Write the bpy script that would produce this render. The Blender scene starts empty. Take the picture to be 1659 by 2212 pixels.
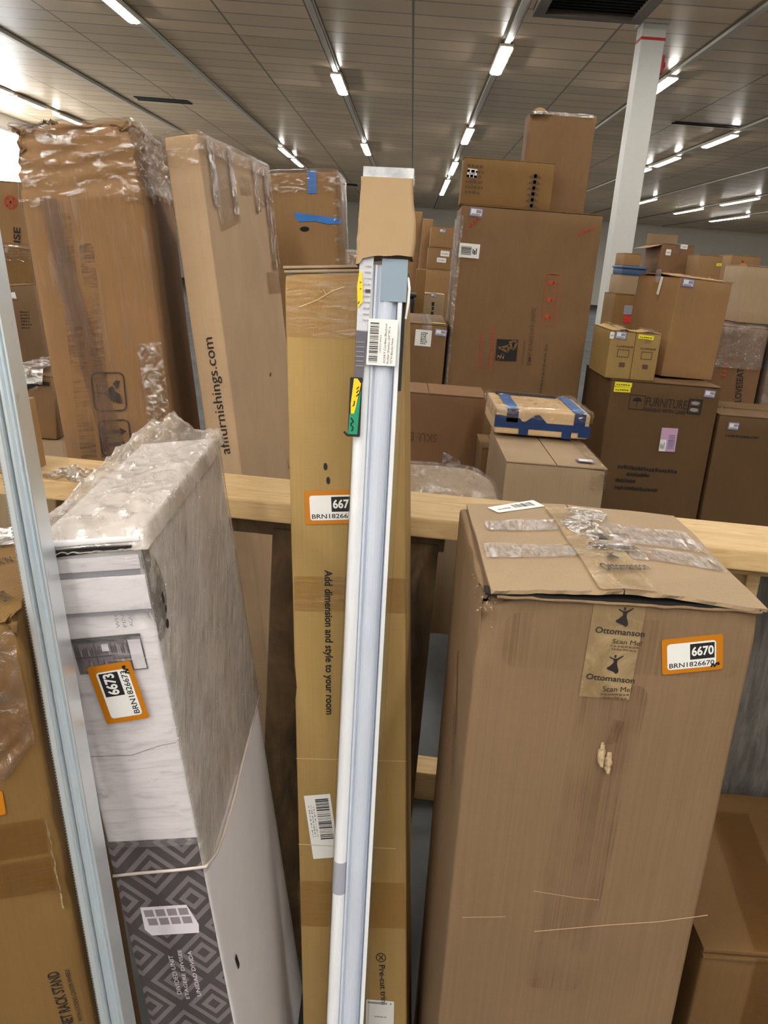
import bpy, bmesh, math, random
from mathutils import Vector, Matrix, Euler, noise

# ------------------------------------------------------------ camera, world, exposure
S = bpy.context.scene
COL = S.collection
EYE = (0.0, 0.0, 1.5)
PITCH, ROLL, YAW = math.radians(16.8), math.radians(4.48), math.radians(-0.54)
fwd = Vector((math.sin(YAW) * math.cos(PITCH), math.cos(YAW) * math.cos(PITCH), -math.sin(PITCH)))
r0 = Vector((math.cos(YAW), -math.sin(YAW), 0))
u0 = r0.cross(fwd)
rt = r0 * math.cos(ROLL) + u0 * math.sin(ROLL)
up = -r0 * math.sin(ROLL) + u0 * math.cos(ROLL)
cam = bpy.data.objects.new('camera', bpy.data.cameras.new('camera'))
COL.objects.link(cam)
cam.matrix_world = Matrix(((rt.x, up.x, -fwd.x, EYE[0]), (rt.y, up.y, -fwd.y, EYE[1]), (rt.z, up.z, -fwd.z, EYE[2]), (0, 0, 0, 1)))
cam.data.sensor_fit = 'HORIZONTAL'
cam.data.sensor_width = 36
cam.data.lens = 36 * 1800 / 1659
cam.data.clip_start = 0.05
cam.data.clip_end = 200
S.camera = cam
S.view_settings.view_transform = 'Standard'
S.view_settings.look = 'None'
S.view_settings.gamma = 1
S.view_settings.use_curve_mapping = False
S.view_settings.exposure = 0.0
W = bpy.data.worlds.new('world')
S.world = W
W.use_nodes = True
W.node_tree.nodes['Background'].inputs[0].default_value = (0.02, 0.02, 0.02, 1)
W.node_tree.nodes['Background'].inputs[1].default_value = 0.2
LAMP_POWER = 84.0
LAMP_COLOUR = (1.0, 0.955, 0.89)
CEIL = 4.3
TRACK_X = [0.99 + 2.42 * n for n in range(-4, 6)]

# ------------------------------------------------------------ measured boxes: x y z yaw tilt_back tilt_side width depth height
BOX = {
    'otto': (0.3037, 1.1478, 0, 0.0202, 0.0173, -0.017, 0.3453, 0.3566, 1.1307),
    'lrb': (0.83, 1.2305, 0, 0.0089, 0, 0, 0.62, 0.4043, 0.55),
    'long': (0.0304, 1.1927, 0, -0.0501, -0.1292, -0.0925, 0.185, 0.16, 1.4973),
    'shade': (0.0024, 1.0477, 0, -0.0139, -0.109, -0.028, 0.0697, 0.0526, 1.6262),
    'white': (-0.1628, 1.1758, 0, 0.0031, 0.0596, -0.1562, 0.1245, 0.4241, 1.1981),
    'rails': (-0.1771, 0.7153, 0, -0.0093, -0.1205, -0.183, 0.031, 0.03, 1.75),
    'left': (-0.5077, 0.9565, 0, 0.2579, 0.0126, -0.1126, 0.4, 0.3131, 1.0916),
    'tall': (-0.5672, 2.2442, 0, 0.1756, 0.0192, -0.1265, 0.2494, 0.7002, 1.7425),
    'afi': (-0.2435, 2.3482, 0, -0.0475, 0.0099, -0.1552, 0.0798, 0.7265, 1.7545),
    'btape': (-0.2246, 3.1, 0, 0.0001, 0, -0.0972, 0.25, 0.3, 1.7639),
    'emp': (0.6025, 4.85, 0, 0, 0, 0, 0.7352, 0.5, 1.8064),
    'printed_top': (0.4578, 4.72, 1.8064, 0, 0, 0, 0.4672, 0.2, 0.2298),
    'tall_top': (0.7344, 4.94, 1.8064, 0, 0, 0, 0.3553, 0.2, 0.5002),
    'c4': (0.1075, 4.9745, 0, 0, 0, 0, 0.2206, 0.8489, 1.1917),
    'sku': (0.1231, 3.91, 0, 0, 0, 0, 0.5268, 0.32, 0.9422),
    'c8': (0.4034, 3.5627, 0, 0, 0, 0, 0.1025, 0.2854, 0.7836),
    'flatw': (0.1002, 1.8865, 0.6865, 0, 0, 0, 0.2979, 0.273, 0.3378),
    'c10': (0.5421, 3.0445, 0, 0, 0, 0, 0.3425, 0.589, 0.8844),
    'bluebox': (0.5469, 3.3638, 0.8944, 0, 0, 0, 0.3663, 0.4078, 0.1021),
    'r1': (1.2839, 4.41, 0, 0, 0, 0, 0.536, 0.62, 1.0294),
    'r2a': (1.0452, 4.32, 1.0294, 0, 0, 0, 0.1205, 0.4, 0.2309),
    'r2b': (1.1655, 4.185, 1.0294, 0, 0, 0, 0.1208, 0.13, 0.2304),
    'r3': (1.3944, 4.5197, 1.0344, 0.2443, 0, 0.0349, 0.2968, 0.42, 0.4918),
    'r4': (1.9183, 5.15, 0, 0, 0, 0, 0.2753, 0.5, 1.2892),
    'r4b': (2.1921, 5.15, 0, 0, 0, 0, 0.2019, 0.5, 1.2797),
    'r5': (1.7761, 4.35, 0.145, 0, 0, 0, 0.419, 0.5, 0.7544),
    'r6': (2.0947, 7.25, 0, 0, 0, 0, 0.2557, 0.5, 1.7895),
    'r7': (2.2345, 6.75, 0, 0, 0, 0, 0.172, 0.3, 1.7162),
    'r8': (2.7215, 7.35, 0, 0, 0, 0, 0.2355, 0.3, 1.7517),
    'r9': (2.0858, 5.225, 1.3042, 0, 0, 0, 0.3343, 0.35, 0.3232),
    'r10': (2.2288, 6.15, 0, 0, 0, 0, 0.1211, 0.3, 1.4439),
    'r10b': (2.4351, 6.65, 0, 0, 0, 0, 0.1347, 0.3, 1.536),
    'r11c': (1.7206, 7.1, 0, 0, 0, 0, 0.1685, 0.4, 1.3802),
    'r11b': (1.7278, 7.1, 1.3802, 0, 0, 0, 0.1322, 0.36, 0.1476),
    'r11blue': (1.7697, 7.125, 1.5278, 0, 0, 0, 0.2019, 0.35, 0.0718),
    'r11a': (1.7466, 7.12, 1.5996, 0, 0, 0, 0.1394, 0.3, 0.0952),
    'c5c': (0.2469, 7.8, 0, 0, 0, 0, 0.2224, 0.4, 1.4547),
    'c5b': (0.2466, 7.82, 1.4547, 0, 0, 0, 0.2221, 0.4, 0.1822),
    'c5a': (0.2499, 7.82, 1.6369, 0, 0, 0, 0.2126, 0.4, 0.1762),
    'c5d': (0.2013, 7.05, 0, 0, 0, 0, 0.1674, 0.3, 1.2681),
    'c5e': (0.0793, 6.7, 0, 0, 0, 0, 0.0777, 0.2, 1.4539),
    'c6a': (0.0002, 8.5, 0, 0, 0, 0, 0.1265, 0.4, 1.9549),
    'c6b': (0.1201, 8.25, 0, 0, 0, 0, 0.098, 0.3, 1.8865),
    'bin': (-0.0156, 6.35, 0, 0, 0, 0, 0.117, 0.3, 1.2847),
    'c12': (-0.3503, 5.4, 0, 0, 0, 0, 0.1992, 0.4, 1.5244),
    'l1': (-2.652, 5.85, 0, 0, 0, 0, 0.3568, 0.5, 1.7975),
    'l2': (-2.2507, 4.95, 0, 0, 0, 0, 0.3464, 0.5, 1.4126),
    'l3': (-1.8751, 4.275, 0, 0, 0, -0.1047, 0.136, 0.35, 1.2449),
    'l3b': (-1.9178, 3.95, 0, 0, 0, 0, 0.176, 0.1, 1.1955),
    'l5': (-1.0347, 2.5363, 0, 0, 0, 0, 0.2033, 0.6727, 0.8893),
    'l4': (-1.1255, 2.675, 0.8913, 0, 0, 0, 0.1523, 0.35, 0.198),
    'l6': (-0.7295, 1.5151, 1.065, -0.0002, 0.0011, -0.1253, 0.1197, 0.0606, 0.1337),
}
MARK = {
    'otto_sticker': ('front', 0.0643, 1.0319, 0.0751, 0.049, 10.1),
    'otto_tape': ('front', -0.0357, 0.9952, 0.0637, 0.1349, -1),
    'otto_t1': ('front', -0.0275, 1.085, 0.0611, 0.0082, -2),
    'otto_t2': ('front', -0.0303, 1.0206, 0.0612, 0.0079, -2.4),
    'otto_s1': ('front', -0.0045, 1.0719, 0.0368, 0.0062, -2.3),
    'otto_s2': ('front', -0.007, 1.0045, 0.0368, 0.0073, 1.4),
    'otto_e1': ('front', -0.0051, 1.0946, 0.0206, 0.0265, 0.2),
    'otto_e2': ('front', -0.0069, 1.0296, 0.0198, 0.0266, 0.9),
    'otto_tear': ('front', -0.0037, 0.8884, 0.0289, 0.0569, 3.8),
    'otto_toplabel': ('top', -0.116, 0.1232, 0.0867, 0.035, 24.8),
    'otto_tt1': ('top', -0.0125, -0.1332, 0.0648, 0.0221, 13.9),
    'otto_tt2': ('top', -0.0099, -0.0533, 0.0677, 0.0245, 9.2),
    'long_sticker': ('front', -0.0671, 1.0971, 0.0929, 0.0544, 1.8),
    'long_text': ('front', -0.0381, 1.0233, 0.2445, 0.0123, -90.4),
    'long_label': ('front', -0.0667, 0.5188, 0.045, 0.1154, 6.9),
    'long_text2': ('front', 0.0443, 0.3249, 0.0768, 0.0113, -87.4),
    'long_icon': ('front', 0.0387, 0.3282, 0.0193, 0.0212, 3.3),
    'long_label2': ('front', 0.0196, 0.1964, 0.0489, 0.0611, -1.6),
    'long_tape1': ('front', -0.0932, 1.3905, 0.1839, 0.1036, -2.1),
    'long_tape2': ('front', -0.0891, 0.9549, 0.183, 0.0578, -0.5),
    'long_tape3': ('front', -0.0936, 0.3916, 0.1878, 0.0855, 1.4),
    'white_sticker': ('front', 0.0336, 0.9619, 0.0816, 0.0548, 96.5),
    'white_pic': ('front', -0.043, 1.0238, 0.0849, 0.0488, 1.7),
    'white_txt': ('front', 0.0352, 1.0848, 0.0678, 0.0226, 92.2),
    'white_unit': ('front', -0.0371, 0.6076, 0.0765, 0.0506, 1.1),
    'white_d1': ('front', -0.0062, 0.4965, 0.0737, 0.007, 90.6),
    'white_d2': ('front', 0.0037, 0.487, 0.0928, 0.0057, 88.1),
    'white_d3': ('front', 0.0216, 0.4914, 0.0854, 0.0065, 90.5),
    'tall_glass': ('front', -0.0461, 1.1466, 0.077, 0.0856, -2.9),
    'tall_arrows': ('front', -0.0459, 1.0418, 0.0744, 0.0817, -1.9),
    'afi_text': ('front', 0.0159, 1.0321, 0.282, 0.0236, 91.2),
    'afi_tape0': ('right', -0.2701, 1.5502, 0.2076, 0.1734, 7.9),
    'afi_tape1': ('right', -0.0267, 1.6489, 0.1361, 0.0475, 2.8),
    'afi_tape2': ('right', 0.1793, 1.6252, 0.2091, 0.1036, 6.6),
    'afi_tape3': ('right', 0.1693, 1.3876, 0.2214, 0.0616, -1.3),
    'bt_a': ('front', 0.0263, 1.6965, 0.0293, 0.0716, -1.4),
    'bt_b': ('front', -0.0294, 1.6105, 0.1608, 0.0279, -5.6),
    'emp_sticker': ('front', -0.3262, 1.7508, 0.0704, 0.0431, -3.2),
    'emp_label': ('front', -0.3607, 1.543, 0.1077, 0.0717, -0.7),
    'emp_logo': ('front', -0.1061, 1.023, 0.1132, 0.1139, 2),
    'emp_text': ('front', 0.0873, 1.0107, 0.3044, 0.0253, 91.6),
    'emp_icons': ('front', 0.1148, 1.2281, 0.0697, 0.2645, 0.4),
    'emp_red1': ('front', -0.1803, 0.9619, 0.2109, 0.0178, 92.8),
    'emp_red2': ('front', -0.12, 0.9667, 0.2353, 0.0254, 92.8),
    'emp_blk': ('front', 0.0473, 1.0076, 0.1489, 0.0203, 91.3),
    'emp_blk2': ('front', 0.1671, 0.8626, 0.3008, 0.0259, 90.3),
    'pt_print': ('front', 0.1, 0.0069, 0.0724, 0.1737, -1.2),
    'pt_mark': ('front', -0.215, 0.0473, 0.1012, 0.1551, -0.9),
    'pt_sticker': ('front', -0.2118, 0.1326, 0.0506, 0.0422, -3.4),
    'c4_label': ('front', -0.0579, 1.0726, 0.0874, 0.0856, -0.4),
    'c4_sticker': ('front', 0.0437, 1.1344, 0.0652, 0.0366, -4.1),
    'sku_text': ('front', 0.055, 0.7577, 0.1568, 0.0387, 179.9),
    'bb_mid': ('front', -0.1773, 0.0575, 0.3686, 0.0176, -2.3),
    'r1_txt': ('front', -0.0865, 0.9135, 0.2001, 0.0431, -0.6),
    'r1_txt2': ('front', -0.0891, 0.888, 0.2004, 0.0205, -0.6),
    'r1_umb': ('front', -0.1691, 0.8908, 0.0774, 0.0722, -0.5),
    'r1_icon': ('front', 0.1172, 0.8909, 0.0684, 0.075, -1.2),
    'r1_l0': ('front', -0.172, 0.5881, 0.3025, 0.0214, -0.7),
    'r1_l1': ('front', -0.1247, 0.5537, 0.1233, 0.0215, 0.3),
    'r1_l2': ('front', -0.1728, 0.5183, 0.1002, 0.0217, 0.6),
    'r1_l3': ('front', -0.1718, 0.482, 0.227, 0.0217, -0.1),
    'r1_pink': ('front', 0.0144, 0.6939, 0.0803, 0.1185, 1.3),
    'r1_yel1': ('front', -0.2513, 0.9958, 0.0836, 0.0227, -0.1),
    'r1_yel2': ('front', -0.2516, 0.9686, 0.0811, 0.0249, 1.4),
    'r1_sticker': ('front', 0.185, 0.9785, 0.0547, 0.0359, -2.6),
    'r2a_sticker': ('front', -0.0406, 0.1916, 0.0518, 0.0371, -2.8),
    'r2a_dot': ('front', -0.0671, 0.1895, 0.0202, 0.0326, -1.8),
    'r2b_yel': ('front', -0.0507, 0.2002, 0.0742, 0.0196, -2.3),
    'r2a_print': ('front', -0.0264, 0.0997, 0.0809, 0.0619, -0.2),
    'r2b_print': ('front', -0.0317, 0.0976, 0.0765, 0.0619, -0.5),
    'r3_sticker': ('front', -0.1363, 0.4463, 0.0673, 0.0394, -1.7),
    'r4_text': ('front', 0.0579, 0.8646, 0.1956, 0.0375, 95.9),
    'r5_sticker': ('front', -0.1611, 0.6847, 0.0525, 0.0368, -0.4),
    'r5_txt': ('front', -0.163, 0.6474, 0.1731, 0.0185, 0.8),
    'r6_s1': ('front', -0.0912, 1.7019, 0.0406, 0.0454, -0.7),
    'r6_s2': ('front', 0.0164, 1.7592, 0.0557, 0.0351, -3),
    'r7_y': ('front', 0.0457, 1.6397, 0.0378, 0.02, 4.3),
    'r8_fruit': ('front', -0.0563, 1.6548, 0.0687, 0.0574, -1.8),
    'r11_grey': ('front', -0.0013, 1.2254, 0.0665, 0.072, 1.3),
    'r11_red': ('front', 0.0089, 1.1608, 0.0593, 0.0578, 0.9),
    'c5a_s': ('front', -0.0332, 0.1243, 0.0562, 0.0305, 0.4),
    'c5b_s1': ('front', -0.0035, 0.1124, 0.0772, 0.0463, -1.5),
    'c5b_s2': ('front', -0.031, 0.0599, 0.0814, 0.0392, -1.2),
    'c5d_s': ('front', -0.0294, 1.2442, 0.0447, 0.0289, -0.3),
    'c5d_t': ('front', 0.0094, 1.1057, 0.1234, 0.0263, 90.1),
    'l1_no': ('front', 0.0203, 1.6323, 0.0838, 0.0784, 0.4),
    'l1_t': ('front', 0.1114, 1.4265, 0.0946, 0.0423, 87),
    'l3_lab': ('front', 0.054, 1.1469, 0.0588, 0.0604, 6.9),
    'l3_print': ('front', 0.1127, 1.0397, 0.0734, 0.099, -1.6),
    'l4_blue': ('front', -0.0579, 0.1724, 0.0255, 0.0207, -5),
    'l4_yel': ('front', -0.0547, 0.1515, 0.0362, 0.0181, 9),
    'l4_smile': ('front', -0.0407, 0.1215, 0.1094, 0.0251, 13.5),
    'l5_txt': ('top', -0.0984, -0.0541, 0.0662, 0.1716, 21.4),
    'left_t1': ('front', 0.1748, 0.4872, 0.1182, 0.0134, 93.8),
    'left_t2': ('front', 0.1841, 0.5159, 0.0887, 0.0051, 92.6),
    'left_sticker': ('front', 0.086, 0.8489, 0.0611, 0.0327, -2),
    'left_top1': ('top', 0.1418, 0.0697, 0.0132, 0.0247, 21.4),
    'left_top2': ('top', 0.151, 0.0062, 0.0164, 0.0235, 22.5),
    'left_top3': ('top', 0.1753, -0.1168, 0.0181, 0.0322, 36.4),
    'sh_label': ('front', 0.0229, 1.3644, 0.063, 0.0408, 89.6),
    'sku_scuff': ('front', 0.1406, 0.6628, 0.0636, 0.065, 4.7),
}

# ------------------------------------------------------------ materials
def new_mat(name):
    m = bpy.data.materials.new(name)
    m.use_nodes = True
    nt = m.node_tree
    nt.nodes.clear()
    return m, nt, nt.nodes.new('ShaderNodeOutputMaterial')

def srgb(r, g, b):
    f = lambda c: (c / 255 / 12.92) if c / 255 <= 0.04045 else ((c / 255 + 0.055) / 1.055) ** 2.4
    return (f(r), f(g), f(b), 1)

def node(nt, t, **kw):
    n = nt.nodes.new(t)
    for k, v in kw.items():
        if k.startswith('i_'):
            n.inputs[k[2:].replace('_', ' ')].default_value = v
        else:
            setattr(n, k, v)
    return n

def math_node(nt, op, a, b=None, c=None):
    n = nt.nodes.new('ShaderNodeMath')
    n.operation = op
    for i, v in enumerate((a, b, c)):
        if v is None:
            continue
        if isinstance(v, (int, float)):
            n.inputs[i].default_value = v
        else:
            nt.links.new(v, n.inputs[i])
    return n.outputs[0]

def mixc(nt, fac, a, b, blend='MIX'):
    n = nt.nodes.new('ShaderNodeMix')
    n.data_type = 'RGBA'
    n.blend_type = blend
    for s, v in ((n.inputs[0], fac), (n.inputs[6], a), (n.inputs[7], b)):
        if isinstance(v, (int, float, tuple)):
            s.default_value = v
        else:
            nt.links.new(v, s)
    return n.outputs[2]

def noise_tex(nt, scale=(1, 1, 1), s=5.0, detail=3.0, rough=0.55, dist=0.0, rot=(0, 0, 0)):
    tc = nt.nodes.new('ShaderNodeTexCoord')
    mp = node(nt, 'ShaderNodeMapping')
    mp.inputs['Scale'].default_value = scale
    src = tc.outputs['Object']
    if any(rot):
        m0 = node(nt, 'ShaderNodeMapping')
        m0.inputs['Rotation'].default_value = [math.radians(a) for a in rot]
        nt.links.new(src, m0.inputs[0])
        src = m0.outputs[0]
    nt.links.new(src, mp.inputs[0])
    n = node(nt, 'ShaderNodeTexNoise', i_Scale=s, i_Detail=detail, i_Roughness=rough, i_Distortion=dist)
    nt.links.new(mp.outputs[0], n.inputs['Vector'])
    return n.outputs['Fac']

def ramp(nt, fac, lo, hi, a=0.0, b=1.0):
    n = nt.nodes.new('ShaderNodeMapRange')
    n.inputs[1].default_value, n.inputs[2].default_value = lo, hi
    n.inputs[3].default_value, n.inputs[4].default_value = a, b
    nt.links.new(fac, n.inputs[0])
    return n.outputs[0]

def plain(name, c, rough=0.6, metal=0.0, spec=0.4, var=0.06, bump=0.0, bs=80.0, scale=(1, 1, 1)):
    m, nt, out = new_mat(name)
    p = node(nt, 'ShaderNodeBsdfPrincipled', i_Roughness=rough, i_Metallic=metal)
    p.inputs['Specular IOR Level'].default_value = spec
    f = noise_tex(nt, scale, 14.0, 4.0)
    k = ramp(nt, f, 0.25, 0.75, 1 - var, 1 + var)
    col = mixc(nt, 1.0, c, k, 'MULTIPLY')
    nt.links.new(col, p.inputs['Base Color'])
    if bump:
        b = node(nt, 'ShaderNodeBump', i_Strength=bump, i_Distance=0.004)
        nt.links.new(noise_tex(nt, scale, bs, 4.0), b.inputs['Height'])
        nt.links.new(b.outputs[0], p.inputs['Normal'])
    nt.links.new(p.outputs[0], out.inputs[0])
    return m

def kraft(name, c, ribs=0.05, rough=0.72, dirt=0.25, seed=0.0, size=1.0):
    """corrugated cardboard: mottled tone, faint upright ribs, scuffs and worn patches"""
    m, nt, out = new_mat(name)
    p = node(nt, 'ShaderNodeBsdfPrincipled', i_Roughness=rough)
    p.inputs['Specular IOR Level'].default_value = 0.25
    off = (1 + seed * 0.01, 1, 1 - seed * 0.01)
    big = noise_tex(nt, off, (2.2 + seed * 0.13) * size, 5.0, 0.6, 0.6)
    fib = noise_tex(nt, (3, 3, 40), 9.0 * size, 3.0)
    rib = noise_tex(nt, (160, 160, 1.5), 2.2 * size, 1.0)
    scu = noise_tex(nt, (2.0, 2.0, 0.7), (9.0 + seed) * size, 6.0, 0.7, 1.2)
    k = math_node(nt, 'ADD', ramp(nt, big, 0.3, 0.7, -0.10, 0.10), ramp(nt, fib, 0.3, 0.7, -0.018, 0.018))
    k = math_node(nt, 'ADD', k, ramp(nt, rib, 0.3, 0.7, -ribs, ribs))
    k = math_node(nt, 'ADD', k, 1.0)
    col = mixc(nt, 1.0, c, k, 'MULTIPLY')
    dk = (c[0] * 0.62, c[1] * 0.56, c[2] * 0.5, 1)
    lt = (min(1, c[0] * 1.25), min(1, c[1] * 1.28), min(1, c[2] * 1.32), 1)
    col = mixc(nt, ramp(nt, scu, 0.60, 0.78, 0.0, dirt), col, dk)
    col = mixc(nt, ramp(nt, scu, 0.40, 0.26, 0.0, dirt), col, lt)
    nt.links.new(col, p.inputs['Base Color'])
    b = node(nt, 'ShaderNodeBump', i_Strength=0.35, i_Distance=0.0015)
    h = math_node(nt, 'ADD', math_node(nt, 'MULTIPLY', rib, 0.5), math_node(nt, 'MULTIPLY', big, 2.5))
    nt.links.new(h, b.inputs['Height'])
    nt.links.new(b.outputs[0], p.inputs['Normal'])
    nt.links.new(p.outputs[0], out.inputs[0])
    return m

def film(name, tint=(0.96, 0.95, 0.93, 1), milk=0.0, milk_c=(0.75, 0.72, 0.68, 1), gloss=0.16, rough=0.12, scale=(1, 1, 1), s=40.0, bump=1.0, lo=0.35, hi=0.75, streak=0.5, rot=(0, 0, 0)):
    gloss *= 0.42
    """clear stretch film or tape: lets the thing behind show, glossy wrinkles catch the lamps, optional milky layers"""
    m, nt, out = new_mat(name)
    tr = node(nt, 'ShaderNodeBsdfTransparent')
    tr.inputs[0].default_value = tint
    gl = node(nt, 'ShaderNodeBsdfGlossy', i_Roughness=rough)
    w = noise_tex(nt, scale, s, 5.0, 0.6, 1.5, rot)
    b = node(nt, 'ShaderNodeBump', i_Strength=bump, i_Distance=0.006)
    nt.links.new(w, b.inputs['Height'])
    nt.links.new(b.outputs[0], gl.inputs['Normal'])
    lw = node(nt, 'ShaderNodeLayerWeight', i_Blend=0.25)
    fac = math_node(nt, 'MULTIPLY', lw.outputs['Fresnel'], 0.3)
    fac = math_node(nt, 'ADD', fac, ramp(nt, w, lo, hi, gloss * 0.6 * (1 - streak), min(0.85, gloss * (1 + 3.2 * streak))))
    fac = math_node(nt, 'MINIMUM', fac, 0.9)
    mx = nt.nodes.new('ShaderNodeMixShader')
    nt.links.new(fac, mx.inputs[0])
    base = tr.outputs[0]
    if milk:
        df = node(nt, 'ShaderNodeBsdfDiffuse')
        df.inputs[0].default_value = milk_c
        m2 = nt.nodes.new('ShaderNodeMixShader')
        nt.links.new(ramp(nt, noise_tex(nt, scale, s * 0.35, 4.0, 0.65, 0.8, rot), 0.3, 0.7, milk * 0.35, min(1, milk * 1.5)), m2.inputs[0])
        nt.links.new(tr.outputs[0], m2.inputs[1])
        nt.links.new(df.outputs[0], m2.inputs[2])
        base = m2.outputs[0]
    nt.links.new(base, mx.inputs[1])
    nt.links.new(gl.outputs[0], mx.inputs[2])
    nt.links.new(mx.outputs[0], out.inputs[0])
    return m

def glow(name, c, strength):
    m, nt, out = new_mat(name)
    e = node(nt, 'ShaderNodeEmission', i_Strength=strength)
    e.inputs[0].default_value = (c[0], c[1], c[2], 1)
    nt.links.new(e.outputs[0], out.inputs[0])
    return m

def lumber(name, c, dark, along=(1, 12, 12), knots=True):
    m, nt, out = new_mat(name)
    p = node(nt, 'ShaderNodeBsdfPrincipled', i_Roughness=0.65)
    g = noise_tex(nt, along, 6.0, 5.0, 0.6, 1.2)
    g2 = noise_tex(nt, (along[0] * 1.5, along[1] * 6, along[2] * 6), 6.0, 3.0, 0.6, 0.5)
    col = mixc(nt, ramp(nt, g, 0.3, 0.75), c, dark)
    col = mixc(nt, ramp(nt, g2, 0.4, 0.8, 0, 0.35), col, dark)
    if knots:
        kn = noise_tex(nt, (along[0] * 2.0, along[1] * 1.0, along[2] * 1.0), 7.0, 2.0, 0.5, 0.3)
        col = mixc(nt, ramp(nt, kn, 0.70, 0.78, 0, 0.75), col, (dark[0] * 0.25, dark[1] * 0.2, dark[2] * 0.18, 1))
    nt.links.new(col, p.inputs['Base Color'])
    b = node(nt, 'ShaderNodeBump', i_Strength=0.3, i_Distance=0.002)
    nt.links.new(g2, b.inputs['Height'])
    nt.links.new(b.outputs[0], p.inputs['Normal'])
    nt.links.new(p.outputs[0], out.inputs[0])
    return m

# ------------------------------------------------------------ objects
def mesh_obj(name, bm, mats, parent=None, smooth=False):
    me = bpy.data.meshes.new(name)
    bm.to_mesh(me)
    bm.free()
    for m in (mats if isinstance(mats, (list, tuple)) else [mats]):
        me.materials.append(m)
    if smooth:
        for f in me.polygons:
            f.use_smooth = True
    o = bpy.data.objects.new(name, me)
    COL.objects.link(o)
    if parent is not None:
        o.parent = parent
    return o

def tag(o, label=None, cat=None, group=None, kind=None):
    for k, v in (('label', label), ('category', cat), ('group', group), ('kind', kind)):
        if v:
            o[k] = v
    return o

def thing(name, loc, rot=(0, 0, 0), label=None, cat=None, group=None):
    o = bpy.data.objects.new(name, None)
    o.empty_display_size = 0.1
    COL.objects.link(o)
    o.location = loc
    o.rotation_euler = rot
    return tag(o, label, cat, group)

def box(bm, x0, y0, z0, x1, y1, z1, mi=0):
    v = [bm.verts.new(p) for p in ((x0, y0, z0), (x1, y0, z0), (x1, y1, z0), (x0, y1, z0), (x0, y0, z1), (x1, y0, z1), (x1, y1, z1), (x0, y1, z1))]
    for f in ((3, 2, 1, 0), (4, 5, 6, 7), (0, 1, 5, 4), (1, 2, 6, 5), (2, 3, 7, 6), (3, 0, 4, 7)):
        bm.faces.new([v[i] for i in f]).material_index = mi

def bevelled(bm, w=0.003, seg=2):
    bmesh.ops.bevel(bm, geom=bm.edges[:], offset=w, segments=seg, profile=0.6, affect='EDGES')

def prism(bm, pts, a, b, axis='z', mi=0):
    f = {'z': lambda p, t: (p[0], p[1], t), 'y': lambda p, t: (p[0], t, p[1]), 'x': lambda p, t: (t, p[0], p[1])}[axis]
    lo = [bm.verts.new(f(p, a)) for p in pts]
    hi = [bm.verts.new(f(p, b)) for p in pts]
    n = len(pts)
    fs = [bm.faces.new(lo[::-1]), bm.faces.new(hi)]
    for i in range(n):
        fs.append(bm.faces.new((lo[i], lo[(i + 1) % n], hi[(i + 1) % n], hi[i])))
    for q in fs:
        q.material_index = mi
    bmesh.ops.recalc_face_normals(bm, faces=fs)

def grid_sheet(bm, f, nu, nv, thick=0.0, mi=0):
    g = [[bm.verts.new(f(i / nu, j / nv)) for j in range(nv + 1)] for i in range(nu + 1)]
    for i in range(nu):
        for j in range(nv):
            bm.faces.new((g[i][j], g[i + 1][j], g[i + 1][j + 1], g[i][j + 1])).material_index = mi

def ticks(L, r, seg):
    t = [0, r * 0.3, r]
    n = max(1, int(round((L - 2 * r) / seg)))
    t += [r + (L - 2 * r) * k / n for k in range(1, n)]
    return t + [L - r, L - r * 0.3, L]

def rounded_box(w, d, h, r, seg, deform=None, keep=None):
    """a box with soft edges on a fine grid; local origin at the base centre"""
    r = min(r, w * 0.3, d * 0.3, h * 0.3)
    bm = bmesh.new()
    X, Y, Z = [[v - L / 2 for v in ticks(L, r, seg)] for L in (w, d, h)]
    made = {}
    def V(p):
        k = (round(p[0], 5), round(p[1], 5), round(p[2], 5))
        if k not in made:
            q = Vector(p)
            c = Vector((max(-w / 2 + r, min(w / 2 - r, p[0])), max(-d / 2 + r, min(d / 2 - r, p[1])), max(-h / 2 + r, min(h / 2 - r, p[2]))))
            n = q - c
            n = n.normalized() if n.length > 1e-9 else Vector((0, 0, 1))
            q = c + n * r
            q.z += h / 2
            if deform:
                q = deform(q, n)
            made[k] = bm.verts.new(q)
        return made[k]
    def quad(a, b, c, e):
        m = [(a[i] + b[i] + c[i] + e[i]) / 4 for i in range(3)]
        if keep and not keep(m[0], m[1], m[2] + h / 2):
            return
        vs = [V(a), V(b), V(c), V(e)]
        if len(set(vs)) == 4:
            try:
                bm.faces.new(vs)
            except ValueError:
                pass
    for s, flip in ((-1, 0), (1, 1)):
        for A, B, f in ((X, Y, lambda a, b: (a, b, s * h / 2)), (X, Z, lambda a, b: (a, s * d / 2, b)), (Y, Z, lambda a, b: (s * w / 2, a, b))):
            for i in range(len(A) - 1):
                for j in range(len(B) - 1):
                    quad(f(A[i], B[j]), f(A[i + 1], B[j]), f(A[i + 1], B[j + 1]), f(A[i], B[j + 1]))
    bmesh.ops.recalc_face_normals(bm, faces=bm.faces[:])
    return bm

def nz(p, s, o=0.0):
    return noise.noise(Vector((p[0] * s + o, p[1] * s - o, p[2] * s + 2 * o)))

def dents(amp=0.0015, s=7.0, o=0.0, crush=()):
    """inward dents everywhere, plus crushed places (centre, radius, depth)"""
    def f(q, n):
        a = amp * (0.5 + 0.5 * nz(q, s, o))
        q2 = q - n * a
        for c, rad, dep in crush:
            t = (q - Vector(c)).length / rad
            if t < 1:
                k = (1 - t) ** 1.3
                q2 = q2 - n * dep * k * (0.55 + 0.6 * nz(q, 34, o + 3)) + Vector((nz(q, 46, 9), nz(q, 46, 17), nz(q, 46, 23))) * dep * 0.5 * k
        return q2
    return f

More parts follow.
